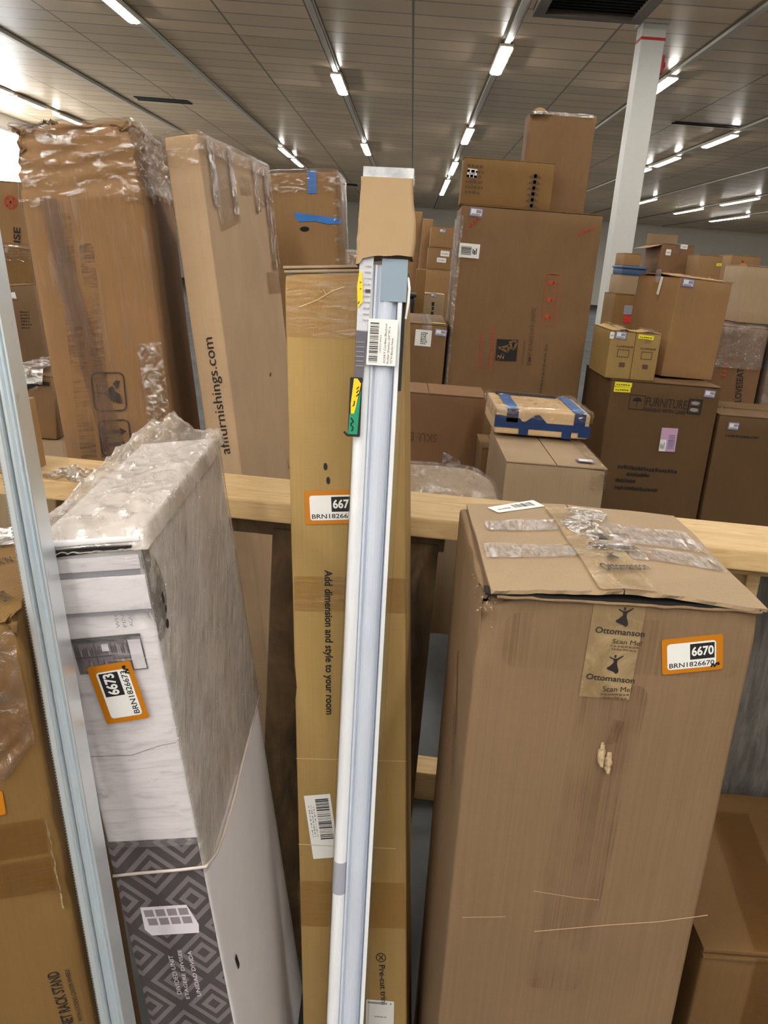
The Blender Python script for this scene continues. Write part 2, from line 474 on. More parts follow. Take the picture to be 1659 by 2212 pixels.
# ------------------------------------------------------------ flat print and stickers
FONT = {}
def glyphs(s, bold=0.0):
    k = (s, bold)
    if k not in FONT:
        cu = bpy.data.curves.new('lettering', 'FONT')
        cu.body = s
        cu.offset = bold
        cu.resolution_u = 3
        cu.fill_mode = 'FRONT'
        o = bpy.data.objects.new('lettering', cu)
        COL.objects.link(o)
        dg = bpy.context.evaluated_depsgraph_get()
        me = bpy.data.meshes.new_from_object(o.evaluated_get(dg))
        vs = [v.co.copy() for v in me.vertices]
        fs = [tuple(p.vertices) for p in me.polygons]
        bpy.data.objects.remove(o)
        bpy.data.meshes.remove(me)
        bpy.data.curves.remove(cu)
        x0, x1 = min(v.x for v in vs), max(v.x for v in vs)
        FONT[k] = ([(v.x - x0, v.y) for v in vs], fs, x1 - x0)
    return FONT[k]

class Sheet:
    """flat artwork on one face of a box, drawn in metres from the mark's own corner"""
    def __init__(self, box_key, mark=None, at=None, eps=0.0008):
        x, y, z, yaw, tx, ty, w, d, h = BOX[box_key]
        face, u, v, self.w, self.h, ang = MARK[mark] if mark else at
        X, Y, N, O = {'front': ((1, 0, 0), (0, 0, 1), (0, -1, 0), (0, -d / 2, 0)), 'right': ((0, 1, 0), (0, 0, 1), (1, 0, 0), (w / 2, 0, 0)),
                      'left': ((0, -1, 0), (0, 0, 1), (-1, 0, 0), (-w / 2, 0, 0)), 'top': ((1, 0, 0), (0, 1, 0), (0, 0, 1), (0, 0, h))}[face]
        X, Y, N, O = Vector(X), Vector(Y), Vector(N), Vector(O)
        c, s = math.cos(math.radians(ang)), math.sin(math.radians(ang))
        self.X, self.Y, self.N = X * c + Y * s, Y * c - X * s, N
        self.O = O + X * u + Y * v
        self.eps, self.bm, self.mats = eps, bmesh.new(), []
        self.step = 0.0002 if self.O.length < 3 and BOX[box_key][1] < 2.4 else 0.0012
        self.bend = None
    def P(self, p, layer):
        q = self.O + self.X * p[0] + self.Y * p[1] + self.N * (self.eps + layer * self.step)
        return self.bend(q) if self.bend else q
    def mi(self, m):
        if m not in self.mats:
            self.mats.append(m)
        return self.mats.index(m)
    def poly(self, pts, m, layer=1):
        try:
            f = self.bm.faces.new([self.bm.verts.new(self.P(p, layer)) for p in pts])
            f.material_index = self.mi(m)
            if len(pts) > 4:
                bmesh.ops.triangulate(self.bm, faces=[f])
        except ValueError:
            pass
    def rect(self, x, y, w, h, m, layer=1):
        self.poly([(x, y), (x + w, y), (x + w, y + h), (x, y + h)], m, layer)
    def rrect(self, x, y, w, h, r, m, layer=1):
        pts = []
        for cx, cy, a0 in ((x + w - r, y + r, -90), (x + w - r, y + h - r, 0), (x + r, y + h - r, 90), (x + r, y + r, 180)):
            pts += [(cx + r * math.cos(math.radians(a0 + k * 30)), cy + r * math.sin(math.radians(a0 + k * 30))) for k in range(4)]
        self.poly(pts, m, layer)
    def ring(self, x, y, w, h, t, m, layer=1):
        for a in ((x, y, w, t), (x, y + h - t, w, t), (x, y + t, t, h - 2 * t), (x + w - t, y + t, t, h - 2 * t)):
            self.rect(*a, m, layer)
    def disc(self, cx, cy, r, m, layer=1, ry=None, n=14):
        ry = ry or r
        self.poly([(cx + r * math.cos(2 * math.pi * k / n), cy + ry * math.sin(2 * math.pi * k / n)) for k in range(n)], m, layer)
    def circle(self, cx, cy, r, t, m, layer=1, n=20):
        for k in range(n):
            a, b = 2 * math.pi * k / n, 2 * math.pi * (k + 1) / n
            self.poly([(cx + q * math.cos(e), cy + q * math.sin(e)) for q, e in ((r, a), (r, b), (r - t, b), (r - t, a))], m, layer)
    def line(self, pts, t, m, layer=1):
        for (ax, ay), (bx, by) in zip(pts, pts[1:]):
            L = math.hypot(bx - ax, by - ay) or 1
            nx, ny = -(by - ay) / L * t / 2, (bx - ax) / L * t / 2
            self.poly([(ax + nx, ay + ny), (bx + nx, by + ny), (bx - nx, by - ny), (ax - nx, ay - ny)], m, layer)
    def text(self, s, x, y, w, h, m, layer=1, bold=0.0):
        vs, fs, L = glyphs(s, bold)
        k = h / 0.70
        q = [self.bm.verts.new(self.P((x + a / L * w, y + b * k), layer)) for a, b in vs]
        i = self.mi(m)
        for f in fs:
            try:
                self.bm.faces.new([q[j] for j in f]).material_index = i
            except ValueError:
                pass
    def bars(self, x, y, w, h, m, layer=1, n=30, seed=1, along='x'):
        rnd = random.Random(seed)
        t, L = 0.0, (w if along == 'x' else h)
        ws = [rnd.choice((1, 1, 2, 3)) for _ in range(2 * n)]
        u = L / sum(ws)
        for i, q in enumerate(ws):
            if i % 2 == 0:
                if along == 'x':
                    self.rect(x + t, y, q * u, h, m, layer)
                else:
                    self.rect(x, y + t, w, q * u, m, layer)
            t += q * u
    def dashes(self, x, y, w, h, m, layer=1, seed=1, n=14):
        """a line of print too small or blurred to read"""
        rnd = random.Random(seed)
        t = 0.0
        u = w / n
        while t < w - u:
            q = u * rnd.uniform(0.4, 1.0)
            self.rect(x + t, y + h * rnd.uniform(0, 0.2), q, h * rnd.uniform(0.6, 0.85), m, layer)
            t += q + u * rnd.uniform(0.12, 0.4)
    def done(self, name, parent, label=None):
        o = mesh_obj(name, self.bm, self.mats, parent)
        if label:
            o['label'] = label
        return o

# ------------------------------------------------------------ cartons
def root_of(name, key, label, cat='box', group=None):
    x, y, z, yaw, tx, ty, w, d, h = BOX[key]
    return thing(name, (x, y, z), (tx, ty, yaw), label, cat, group)

def carton(name, key, label, mat, r=0.006, seg=0.05, deform=None, flaps='y', tape=None, cat='cardboard box', group=None, gap=0.004, lift=0.0):
    x, y, z, yaw, tx, ty, w, d, h = BOX[key]
    o = root_of(name, key, label, cat, group)
    fl = 0.004 if flaps else 0.0
    bm = rounded_box(w, d, h - fl, r, seg, deform or dents(0.0012, 6, len(key)))
    mesh_obj('carton_body', bm, mat, o, smooth=True)
    if flaps:
        for s in (-1, 1):
            bm = bmesh.new()
            if flaps == 'y':
                a, b = (-w / 2 + 0.001, -gap / 2) if s < 0 else (gap / 2, w / 2 - 0.001)
                pts = lambda u, v: (a + (b - a) * u, -d / 2 - 0.001 + (d + 0.002) * v)
                edge = lambda u: u if s < 0 else 1 - u
            else:
                a, b = (-d / 2 + 0.001, -gap / 2) if s < 0 else (gap / 2, d / 2 - 0.001)
                pts = lambda u, v: (-w / 2 - 0.001 + (w + 0.002) * v, a + (b - a) * u)
                edge = lambda u: u if s < 0 else 1 - u
            n = 8
            for zz in (0, 1):
                grid_sheet(bm, lambda u, v: (*pts(u, v), h - fl + zz * fl + lift * edge(u) ** 1.5 * (0.6 + 0.8 * nz((u, v, s), 3, len(key))) - 0.0006 * (0.5 + nz((u * w, v * d, 0), 12, 4 + s))), n, n)
            bm.verts.ensure_lookup_table()
            m = (n + 1) * (n + 1)
            rim = [i * (n + 1) for i in range(n + 1)] + [n * (n + 1) + j for j in range(1, n + 1)] + [i * (n + 1) + n for i in range(n - 1, -1, -1)] + [j for j in range(n - 1, 0, -1)]
            for i in range(len(rim)):
                p, q = rim[i], rim[(i + 1) % len(rim)]
                bm.faces.new((bm.verts[p], bm.verts[q], bm.verts[m + q], bm.verts[m + p]))
            bmesh.ops.recalc_face_normals(bm, faces=bm.faces[:])
            mesh_obj('flap', bm, mat, o)
    if tape:
        bm = bmesh.new()
        tw = min(0.055, w * 0.3)
        dn = min(0.07, h * 0.3)
        L = d + 2 * dn if flaps != 'x' else w + 2 * dn
        half = (d if flaps != 'x' else w) / 2 + 0.0022
        zt = h + 0.0012 + lift * 1.2
        def f(u, v):
            s = -L / 2 + L * v
            a = max(-half, min(half, s))
            zz = zt - max(0, abs(s) - half)
            b = (u - 0.5) * tw
            return (b, a, zz) if flaps != 'x' else (a, b, zz)
        grid_sheet(bm, f, 2, 40)
        mesh_obj('packing_tape', bm, tape, o)
    return o

def wrap(key, parent, mat, keep=None, out=0.004, amp=0.004, s=18.0, seg=0.03, r=0.012, name='plastic_wrap', o=1.0, stretch=(1, 1, 1), base=None):
    x, y, z, yaw, tx, ty, w, d, h = BOX[key]
    def f(q, n):
        p = (q.x * stretch[0], q.y * stretch[1], q.z * stretch[2])
        if base:
            q = base(q, n)
        return q + n * (amp * (0.5 + 0.5 * nz(p, s, o)) + amp * 0.4 * abs(nz(p, s * 2.7, o + 5)))
    bm = rounded_box(w + 2 * out, d + 2 * out, h + out + 0.002, r, seg, f, keep)
    return mesh_obj(name, bm, mat, parent, smooth=True)

def crumple(name, mat, parent, fn, nu=24, nv=24):
    bm = bmesh.new()
    grid_sheet(bm, fn, nu, nv)
    return mesh_obj(name, bm, mat, parent, smooth=True)

def rod(bm, pts, r, n=8):
    rings = []
    for i, p in enumerate(pts):
        a, b = Vector(pts[max(0, i - 1)]), Vector(pts[min(len(pts) - 1, i + 1)])
        t = (b - a).normalized()
        x = t.cross(Vector((0.3, 0.2, 1))).normalized()
        y = t.cross(x)
        rings.append([bm.verts.new(Vector(p) + (x * math.cos(2 * math.pi * k / n) + y * math.sin(2 * math.pi * k / n)) * r) for k in range(n)])
    for a, b in zip(rings, rings[1:]):
        for k in range(n):
            bm.faces.new((a[k], a[(k + 1) % n], b[(k + 1) % n], b[k]))
    bm.faces.new(rings[0][::-1])
    bm.faces.new(rings[-1])
    bmesh.ops.recalc_face_normals(bm, faces=bm.faces[:])

# ------------------------------------------------------------ palette
INK = plain('black_ink', (0.012, 0.011, 0.012, 1), 0.7, var=0.15)
FADED = plain('faded_ink', srgb(92, 70, 52), 0.8, var=0.2)
PALEINK = plain('pale_grey_ink', srgb(150, 146, 150), 0.8)
RED = plain('red_ink', srgb(176, 70, 48), 0.8)
PAPER = plain('white_label_paper', srgb(226, 226, 222), 0.45, var=0.02)
ORANGE = plain('orange_label', srgb(186, 114, 10), 0.45, var=0.02)
YELLOW = plain('yellow_label', srgb(250, 200, 20), 0.4, var=0.02)
LEMON = plain('lemon_label', srgb(236, 222, 40), 0.4, var=0.02)
GREEN = plain('green_label', srgb(20, 140, 100), 0.4, var=0.02)
PURPLE = plain('purple_edged_label', srgb(128, 118, 160), 0.5, var=0.02)
LILAC = plain('lilac_label', srgb(196, 160, 190), 0.5, var=0.02)
GREY = plain('grey_label', srgb(140, 140, 148), 0.5, var=0.02)
SCARLET = plain('scarlet_label', srgb(200, 40, 45), 0.5, var=0.02)
BLUE = plain('blue_masking_tape', srgb(40, 112, 190), 0.5, var=0.12, bump=0.4, bs=40)
NAVY = plain('dark_blue_tape', srgb(18, 48, 96), 0.5, var=0.15, bump=0.4, bs=40)
DARK = plain('gap_shade_black', (0.01, 0.009, 0.008, 1), 0.9)  # near-black stand-in for the shade inside gaps, slots and holes
CLEAR = film('clear_tape', (0.93, 0.88, 0.80, 1), gloss=0.22, rough=0.10, s=30, bump=0.8, scale=(1, 3, 3))
TAPE = film('clear_tape_glossy', (0.97, 0.94, 0.90, 1), gloss=0.5, rough=0.17, s=20, bump=0.6, scale=(5, 1.2, 1), streak=0.6)
AMBER = film('amber_tape', (0.92, 0.85, 0.70, 1), gloss=0.08, rough=0.25, s=18, bump=0.35, scale=(1, 1, 6), streak=0.6)
WRAP = film('stretch_film', (0.96, 0.95, 0.93, 1), milk=0.10, gloss=0.26, rough=0.10, s=42, bump=1.0, lo=0.45, hi=0.7, streak=0.9)
WRAPD = film('stretch_film_streaked', (0.93, 0.91, 0.88, 1), milk=0.36, milk_c=srgb(208, 198, 186), gloss=0.30, rough=0.14, s=10, bump=1.0, scale=(2, 10, 1.6), lo=0.45, hi=0.7, streak=0.95, rot=(38, 0, 0))
SHEEN = film('glossy_film', (0.97, 0.96, 0.95, 1), milk=0.05, gloss=0.5, rough=0.08, s=36, bump=1.0, lo=0.4, hi=0.65, streak=0.95)

# ------------------------------------------------------------ the hall
XL, XR, YB, YF = -10.6, 24.0, -14.0, 47.0

def concrete():
    m, nt, out = new_mat('concrete_floor')
    p = node(nt, 'ShaderNodeBsdfPrincipled', i_Roughness=0.95)
    p.inputs['Specular IOR Level'].default_value = 0.05
    a = noise_tex(nt, (1, 1, 1), 1.5, 6.0, 0.65)
    col = mixc(nt, ramp(nt, a, 0.3, 0.7), srgb(74, 76, 77), srgb(98, 100, 101))
    nt.links.new(col, p.inputs['Base Color'])
    nt.links.new(p.outputs[0], out.inputs[0])
    return m

def ceiling_mat():
    m, nt, out = new_mat('ceiling_tiles')
    p = node(nt, 'ShaderNodeBsdfPrincipled', i_Roughness=0.34)
    tc = nt.nodes.new('ShaderNodeTexCoord')
    sp = nt.nodes.new('ShaderNodeSeparateXYZ')
    nt.links.new(tc.outputs['Object'], sp.inputs[0])
    def seam(sock, off, pitch, wd):
        t = math_node(nt, 'ADD', sock, off)
        t = math_node(nt, 'DIVIDE', t, pitch)
        t = math_node(nt, 'FRACT', t)
        t = math_node(nt, 'SUBTRACT', t, 0.5)
        t = math_node(nt, 'ABSOLUTE', t)
        return math_node(nt, 'GREATER_THAN', t, 0.5 - wd / pitch / 2), math_node(nt, 'FLOOR', math_node(nt, 'DIVIDE', math_node(nt, 'ADD', sock, off), pitch))
    sx, ix = seam(sp.outputs[0], -0.99 + 24.2, 1.21, 0.03)
    sy, iy = seam(sp.outputs[1], 30.1, 0.55, 0.045)
    s = math_node(nt, 'MAXIMUM', sx, math_node(nt, 'MULTIPLY', sy, 0.75))
    cell = nt.nodes.new('ShaderNodeCombineXYZ')
    nt.links.new(ix, cell.inputs[0])
    nt.links.new(iy, cell.inputs[1])
    wn = nt.nodes.new('ShaderNodeTexWhiteNoise')
    nt.links.new(cell.outputs[0], wn.inputs['Vector'])
    tone = ramp(nt, wn.outputs['Value'], 0, 1, 0.88, 1.08)
    st = ramp(nt, noise_tex(nt, (1, 1, 1), 0.9, 4.0), 0.3, 0.7, 0.93, 1.05)
    col = mixc(nt, 1.0, srgb(234, 206, 170), math_node(nt, 'MULTIPLY', tone, st), 'MULTIPLY')
    col = mixc(nt, math_node(nt, 'MULTIPLY', s, 0.72), col, srgb(66, 54, 42))
    nt.links.new(col, p.inputs['Base Color'])
    b = node(nt, 'ShaderNodeBump', i_Strength=0.25, i_Distance=0.01)
    nt.links.new(math_node(nt, 'ADD', math_node(nt, 'MULTIPLY', s, -1.0), noise_tex(nt, (1, 1, 1), 2.0, 2.0)), b.inputs['Height'])
    nt.links.new(b.outputs[0], p.inputs['Normal'])
    nt.links.new(p.outputs[0], out.inputs[0])
    return m

def struct(name, bm, m):
    return tag(mesh_obj(name, bm, m), kind='structure')

bm = bmesh.new(); box(bm, XL, YB, -0.1, XR, YF, 0.0); struct('floor', bm, concrete())
bm = bmesh.new(); box(bm, XL, YB, CEIL, XR, YF, CEIL + 0.1); struct('ceiling', bm, ceiling_mat())
paint = plain('beige_wall_paint', srgb(240, 234, 222), 0.7, var=0.03)
white_paint = plain('white_wall_paint', srgb(240, 238, 232), 0.6, var=0.02)
bm = bmesh.new(); box(bm, XL, YF, 0, XR, YF + 0.2, CEIL); struct('wall_back', bm, paint)
bm = bmesh.new(); box(bm, XR, YB, 0, XR + 0.2, YF, CEIL); struct('wall_right', bm, paint)
bm = bmesh.new(); box(bm, XL, YB - 0.2, 0, XR, YB, CEIL); struct('wall_front', bm, paint)
WY0, WY1, WZ0, WZ1 = 15.0, 24.0, 1.6, 4.0
bm = bmesh.new()
box(bm, XL - 0.2, YB, 0, XL, WY0, CEIL); box(bm, XL - 0.2, WY1, 0, XL, YF, CEIL)
box(bm, XL - 0.2, WY0, 0, XL, WY1, WZ0); box(bm, XL - 0.2, WY0, WZ1, XL, WY1, CEIL)
struct('wall_left', bm, white_paint)
win = tag(bpy.data.objects.new('window_1', None), kind='structure'); COL.objects.link(win); win.location = (0, 0, 0)
alu = plain('window_frame_white', srgb(225, 225, 222), 0.4)
bm = bmesh.new()
for yy in (WY0, WY0 + 3, WY0 + 6, WY1 - 0.08):
    box(bm, XL - 0.14, yy, WZ0, XL - 0.02, yy + 0.08, WZ1)
box(bm, XL - 0.14, WY0, WZ0, XL - 0.02, WY1, WZ0 + 0.08); box(bm, XL - 0.14, WY0, WZ1 - 0.08, XL - 0.02, WY1, WZ1)
tag(mesh_obj('window_frame', bm, alu, win), kind='structure')
bm = bmesh.new(); box(bm, XL - 0.12, WY0, WZ0, XL - 0.1, WY1, WZ1)
tag(mesh_obj('window_pane', bm, glow('daylight_pane', (0.93, 0.97, 1.0), 7.0), win), kind='structure')

# white steel column with a red band and a small red alarm
colw = plain('white_column_paint', srgb(186, 186, 180), 0.45, var=0.03)
c = tag(bpy.data.objects.new('column', None), kind='structure'); COL.objects.link(c); c.location = (2.52, 10.8, 0)
bm = bmesh.new(); box(bm, -0.135, -0.135, 0, 0.135, 0.135, CEIL - 0.03); bevelled(bm, 0.012); tag(mesh_obj('column_shaft', bm, colw, c), kind='structure')
bm = bmesh.new(); box(bm, -0.16, -0.16, CEIL - 0.03, 0.16, 0.16, CEIL); tag(mesh_obj('column_cap', bm, colw, c), kind='structure')
redp = plain('red_paint', srgb(170, 30, 34), 0.5)
bm = bmesh.new(); box(bm, -0.139, -0.139, CEIL - 0.2, 0.139, 0.139, CEIL - 0.17); tag(mesh_obj('column_band', bm, redp, c), kind='structure')
al = thing('fire_alarm', (2.655, 10.8, CEIL - 0.42), label='small red alarm fixed to the right side of the white column', cat='alarm')
bm = bmesh.new(); box(bm, 0, -0.06, -0.1, 0.05, 0.06, 0.1); bevelled(bm, 0.012); mesh_obj('alarm_case', bm, redp, al)
bm = bmesh.new(); prism(bm, [(0.035 * math.cos(k * 0.524), 0.035 * math.sin(k * 0.524)) for k in range(12)], 0.05, 0.07, 'x'); mesh_obj('sounder', bm, redp, al)

# lighting tracks and strip lamps
railm = plain('track_metal', srgb(222, 214, 200), 0.45, 0.3)
rail_shade = plain('painted_track_shade', srgb(130, 116, 98), 0.7)
for i, X in enumerate(TRACK_X):
    side = 'left' if i < 4 else 'right'
    n = {0: 'beside the left wall', 1: 'second from the left wall', 2: 'passing above the tall taped carton at left', 3: 'left of the roller shade top', 4: 'right of the roller shade top, running to the grille',
         5: 'passing behind the white column', 6: 'first to the right of the white column', 7: 'second to the right of the white column', 8: 'third to the right of the white column', 9: 'farthest right of the white column'}[i]
    t = thing('lighting_track', (X, 0, CEIL), label='long metal ceiling lighting track ' + n, cat='lighting track', group='ceiling lighting tracks')
    bm = bmesh.new(); box(bm, -0.035, YB, -0.05, 0.035, YF, -0.004); mesh_obj('track_channel', bm, railm, t)
    bm = bmesh.new(); box(bm, -0.075, YB, -0.012, 0.075, YF, 0.0); mesh_obj('track_shade_strip', bm, rail_shade, t)  # flat darker strip painting the shade beside the rail
    bm = bmesh.new(); box(bm, 0.045, YB, -0.03, 0.06, YF, -0.012); mesh_obj('cable_conduit', bm, railm, t)
tube_m = glow('lamp_glow', LAMP_COLOUR, LAMP_POWER)
LAMPS = []
def lit(track, spans):
    for a, b in spans:
        LAMPS.append((TRACK_X[track], a, b))
lit(2, [(10.7, 12.1), (24.8, 26.6), (27.4, 29.2)])
lit(3, [(14.5, 16.0), (22.6, 24.6), (36, 37.6)])
lit(4, [(8.5, 9.8), (12.0, 13.5), (18.9, 21.0), (25.0, 28.2), (30.2, 36.5)])
lit(5, [(8.0, 9.3), (13.0, 14.4), (27.8, 30.2)])
lit(6, [(17.2, 18.8), (20.7, 22.4), (23.1, 24.3)])
lit(7, [(31.2, 34.0)])
lit(8, [(28.3, 31.4), (33.6, 36.8)])
lit(9, [(35.4, 39.6)])
lit(0, [(19.2, 20.6), (21.4, 22.8), (12.5, 14)])
lit(1, [(4.5, 6.0), (-2, -0.5)])
SEEN = len(LAMPS)
for tr_, ys in ((0, (2, -7)), (1, (9.0, -9)), (2, (4.6, -0.6, -2.9, -5.2, -7.6, -10)), (3, (6.8, -1.6, -3.8, -6.0, -8.6, -11)), (4, (3.6, -1.4, -3.6, -5.8, -8.2, -10.6)), (5, (2.6, -4.8, -9.6)), (6, (8.0, -7.5)), (7, (5.0, -9)), (8, (9,))):  # unseen lamps, many added behind the camera to brighten front faces
    lit(tr_, [(y, y + 1.5) for y in ys])
def in_view(X, Y):
    q = Vector((X - EYE[0], Y - EYE[1], CEIL - 0.05 - EYE[2]))
    c = q.dot(fwd)
    return c > 0 and abs(q.dot(rt) / c) * 1800 < 829 and abs(q.dot(up) / c) * 1800 < 1106
for k, (X, a, b) in enumerate(LAMPS):
    n = TRACK_X.index(X)
    where = ['beside the left wall', 'on the second track from the left wall', 'on the track above the tall taped carton', 'on the track left of the roller shade', 'on the track right of the roller shade',
             'on the track crossing the white column', 'on the first track right of the column', 'on the second track right of the column', 'on the third track right of the column', 'on the track farthest right'][n]
    if in_view(X, (a + b) / 2):
        order = sorted(q for x, q, e in LAMPS if x == X and in_view(x, (q + e) / 2)).index(a)
        lab = '%s lit white strip lamp %s' % (['nearest', 'second', 'third', 'fourth', 'fifth', 'sixth'][order], where)
    else:
        lab = 'unseen lit strip lamp beyond the view, ' + where
    t = thing('strip_light', (X, (a + b) / 2, CEIL - 0.05), label=lab, cat='ceiling light', group='lit strip lamps on the ceiling tracks')
    L = b - a
    bm = bmesh.new(); box(bm, -0.09, -L / 2 - 0.03, -0.03, 0.09, L / 2 + 0.03, 0.0); box(bm, -0.090, -L / 2 - 0.03, -0.046, -0.077, L / 2 + 0.03, -0.03); box(bm, 0.077, -L / 2 - 0.03, -0.046, 0.090, L / 2 + 0.03, -0.03); mesh_obj('lamp_housing', bm, railm, t)
    bm = bmesh.new()
    prism(bm, [(-0.075, -0.03), (0.075, -0.03), (0.075, -0.050), (0.04, -0.064), (-0.04, -0.064), (-0.075, -0.050)], -L / 2, L / 2, 'y')
    mesh_obj('lamp_tube', bm, tube_m, t)

# openings in the ceiling
blk = plain('vent_black', (0.006, 0.006, 0.006, 1), 0.8)
vf = plain('vent_frame_grey', srgb(120, 110, 100), 0.5, 0.3)
g = thing('return_air_grille', (1.72, 9.6, CEIL), label='large black return air grille in the ceiling beside the white column', cat='ceiling vent')
bm = bmesh.new()
for q in ((-0.6, -1.0, 0.6, -0.88), (-0.6, 0.82, 0.6, 0.94), (-0.6, -0.88, -0.48, 0.82), (0.48, -0.88, 0.6, 0.82)):
    box(bm, q[0], q[1], -0.09, q[2], q[3], 0.0)
mesh_obj('vent_frame', bm, vf, g)
bm = bmesh.new(); box(bm, -0.48, -0.88, -0.02, 0.48, 0.82, -0.005); mesh_obj('vent_opening', bm, blk, g)
bm = bmesh.new()
for k in range(16):
    box(bm, -0.48, -0.84 + k * 0.103, -0.06, 0.48, -0.825 + k * 0.103, -0.03)
mesh_obj('louvre_blades', bm, blk, g)
for (X, Y, w_, d_), lab in (((-5.38, 18.7, 1.1, 0.36), 'black slot vent in the ceiling above the carton with pictograms'), ((5.15, 16.8, 1.15, 0.16), 'thin dark slot vent in the ceiling right of the white column'),
                           ((-2.9, 36.0, 0.9, 0.7), 'dark slot vent far back above the carton with blue tape')):
    g = thing('slot_vent', (X, Y, CEIL), label=lab, cat='ceiling vent', group='ceiling slot vents')
    bm = bmesh.new(); box(bm, -w_ / 2, -d_ / 2, -0.012, w_ / 2, d_ / 2, 0.0); mesh_obj('vent_opening', bm, blk, g)
    bm = bmesh.new(); box(bm, -w_ / 2 - 0.02, d_ / 2, -0.02, w_ / 2 + 0.02, d_ / 2 + 0.02, 0.0); mesh_obj('vent_lip', bm, blk, g)

# ------------------------------------------------------------ timber rack
PINE = lumber('pine_plank', srgb(208, 182, 134), srgb(182, 146, 96), (1.2, 9, 9))
OLD = lumber('weathered_panel', srgb(122, 96, 62), srgb(40, 36, 34), (3, 5, 1.0), False)
OLDG = lumber('grey_weathered_panel', srgb(104, 100, 94), srgb(50, 46, 44), (9, 9, 1.2), False)
RYAW = math.radians(-3.8)
rk = thing('timber_rack', (0.0, 1.43, 0), (0, 0, RYAW), 'rough pine rack with a level top plank crossing behind the foreground cartons', 'rack')
bm = bmesh.new(); box(bm, -1.5, 0.0, 1.027, 1.6, 0.172, 1.065); bevelled(bm, 0.003); mesh_obj('top_plank', bm, PINE, rk)
bm = bmesh.new(); box(bm, -0.225, 0.045, 0.0, 0.09, 0.065, 1.0); bevelled(bm, 0.002, 1); o = mesh_obj('plywood_panel', bm, OLD, rk); o['label'] = 'stained weathered brown plywood panel'
bm = bmesh.new(); box(bm, 0.69, 0.12, 0.0, 1.3, 0.145, 1.0); bevelled(bm, 0.002, 1); o = mesh_obj('plywood_panel', bm, OLDG, rk); o['label'] = 'grey weathered plywood panel'
bm = bmesh.new(); box(bm, 0.665, 0.085, 0.0, 0.69, 0.17, 1.02); bevelled(bm, 0.002, 1); mesh_obj('post', bm, PINE, rk)
bm = bmesh.new(); box(bm, -1.3, 0.04, 0.0, -1.21, 0.13, 1.027); bevelled(bm, 0.002, 1); mesh_obj('post', bm, PINE, rk)
bm = bmesh.new(); box(bm, -0.34, 0.05, 0.985, 0.1, 0.09, 1.027); bevelled(bm, 0.002, 1); mesh_obj('cleat', bm, OLD, rk)
bm = bmesh.new(); box(bm, 0.6, 0.085, 0.99, 1.5, 0.12, 1.027); bevelled(bm, 0.002, 1); mesh_obj('cleat', bm, PINE, rk)
for xx in (-0.02, 0.215):
    bm = bmesh.new(); box(bm, xx - 0.02, 0.10, BOX['flatw'][2] - 0.061, xx + 0.02, 0.60, BOX['flatw'][2] - 0.022); bevelled(bm, 0.002, 1); mesh_obj('shelf_bearer', bm, OLD, rk)
    bm = bmesh.new(); box(bm, xx - 0.02, 0.56, 0.0, xx + 0.02, 0.60, BOX['flatw'][2] - 0.061); bevelled(bm, 0.002, 1); mesh_obj('rear_post', bm, OLD, rk)
lb = thing('lumber_offcut', (0.17, 2.14, 0), (0, 0, math.radians(-4)), 'short pale lumber offcut lying on the concrete floor under the rack', 'lumber')
bm = bmesh.new(); box(bm, -0.3, -0.045, 0.0, 0.3, 0.045, 0.09); bevelled(bm, 0.004); mesh_obj('lumber_piece', bm, PINE, lb)

# ------------------------------------------------------------ brown carton with printed dancer tape (foreground right)
K_OTTO = kraft('kraft_rosy', srgb(124, 100, 74), 0.05, dirt=0.22, seed=1)
K_TAN = kraft('kraft_tan', srgb(140, 109, 72), 0.04, dirt=0.25, seed=2)
K_OLIVE = kraft('kraft_olive', srgb(158, 130, 80), 0.035, dirt=0.15, seed=3)
K_WARM = kraft('kraft_warm', srgb(148, 114, 76), 0.04, dirt=0.25, seed=4)
K_PALE = kraft('kraft_pale', srgb(154, 132, 104), 0.04, dirt=0.18, seed=5)
K_DULL = kraft('kraft_dull', srgb(120, 92, 61), 0.04, dirt=0.22, seed=6)
K_RED = kraft('kraft_reddish', srgb(122, 90, 62), 0.04, dirt=0.2, seed=7)
K_GOLD = kraft('kraft_golden', srgb(126, 95, 54), 0.04, dirt=0.22, seed=8)
K_AFI = kraft('kraft_pale_side', srgb(178, 151, 120), 0.03, dirt=0.12, seed=12)
K_DARK = kraft('kraft_dark', srgb(96, 72, 45), 0.04, dirt=0.2, seed=9)
K_LOW = kraft('kraft_low', srgb(102, 76, 44), 0.035, dirt=0.3, seed=10)
K_LEFT = kraft('kraft_left', srgb(118, 90, 50), 0.035, dirt=0.25, seed=11)
KRAFTS = [K_TAN, K_WARM, K_PALE, K_DULL, K_RED, K_GOLD, K_OTTO]
RAW = plain('torn_card_core', srgb(176, 152, 118), 0.9, var=0.15, bump=0.6, bs=60)

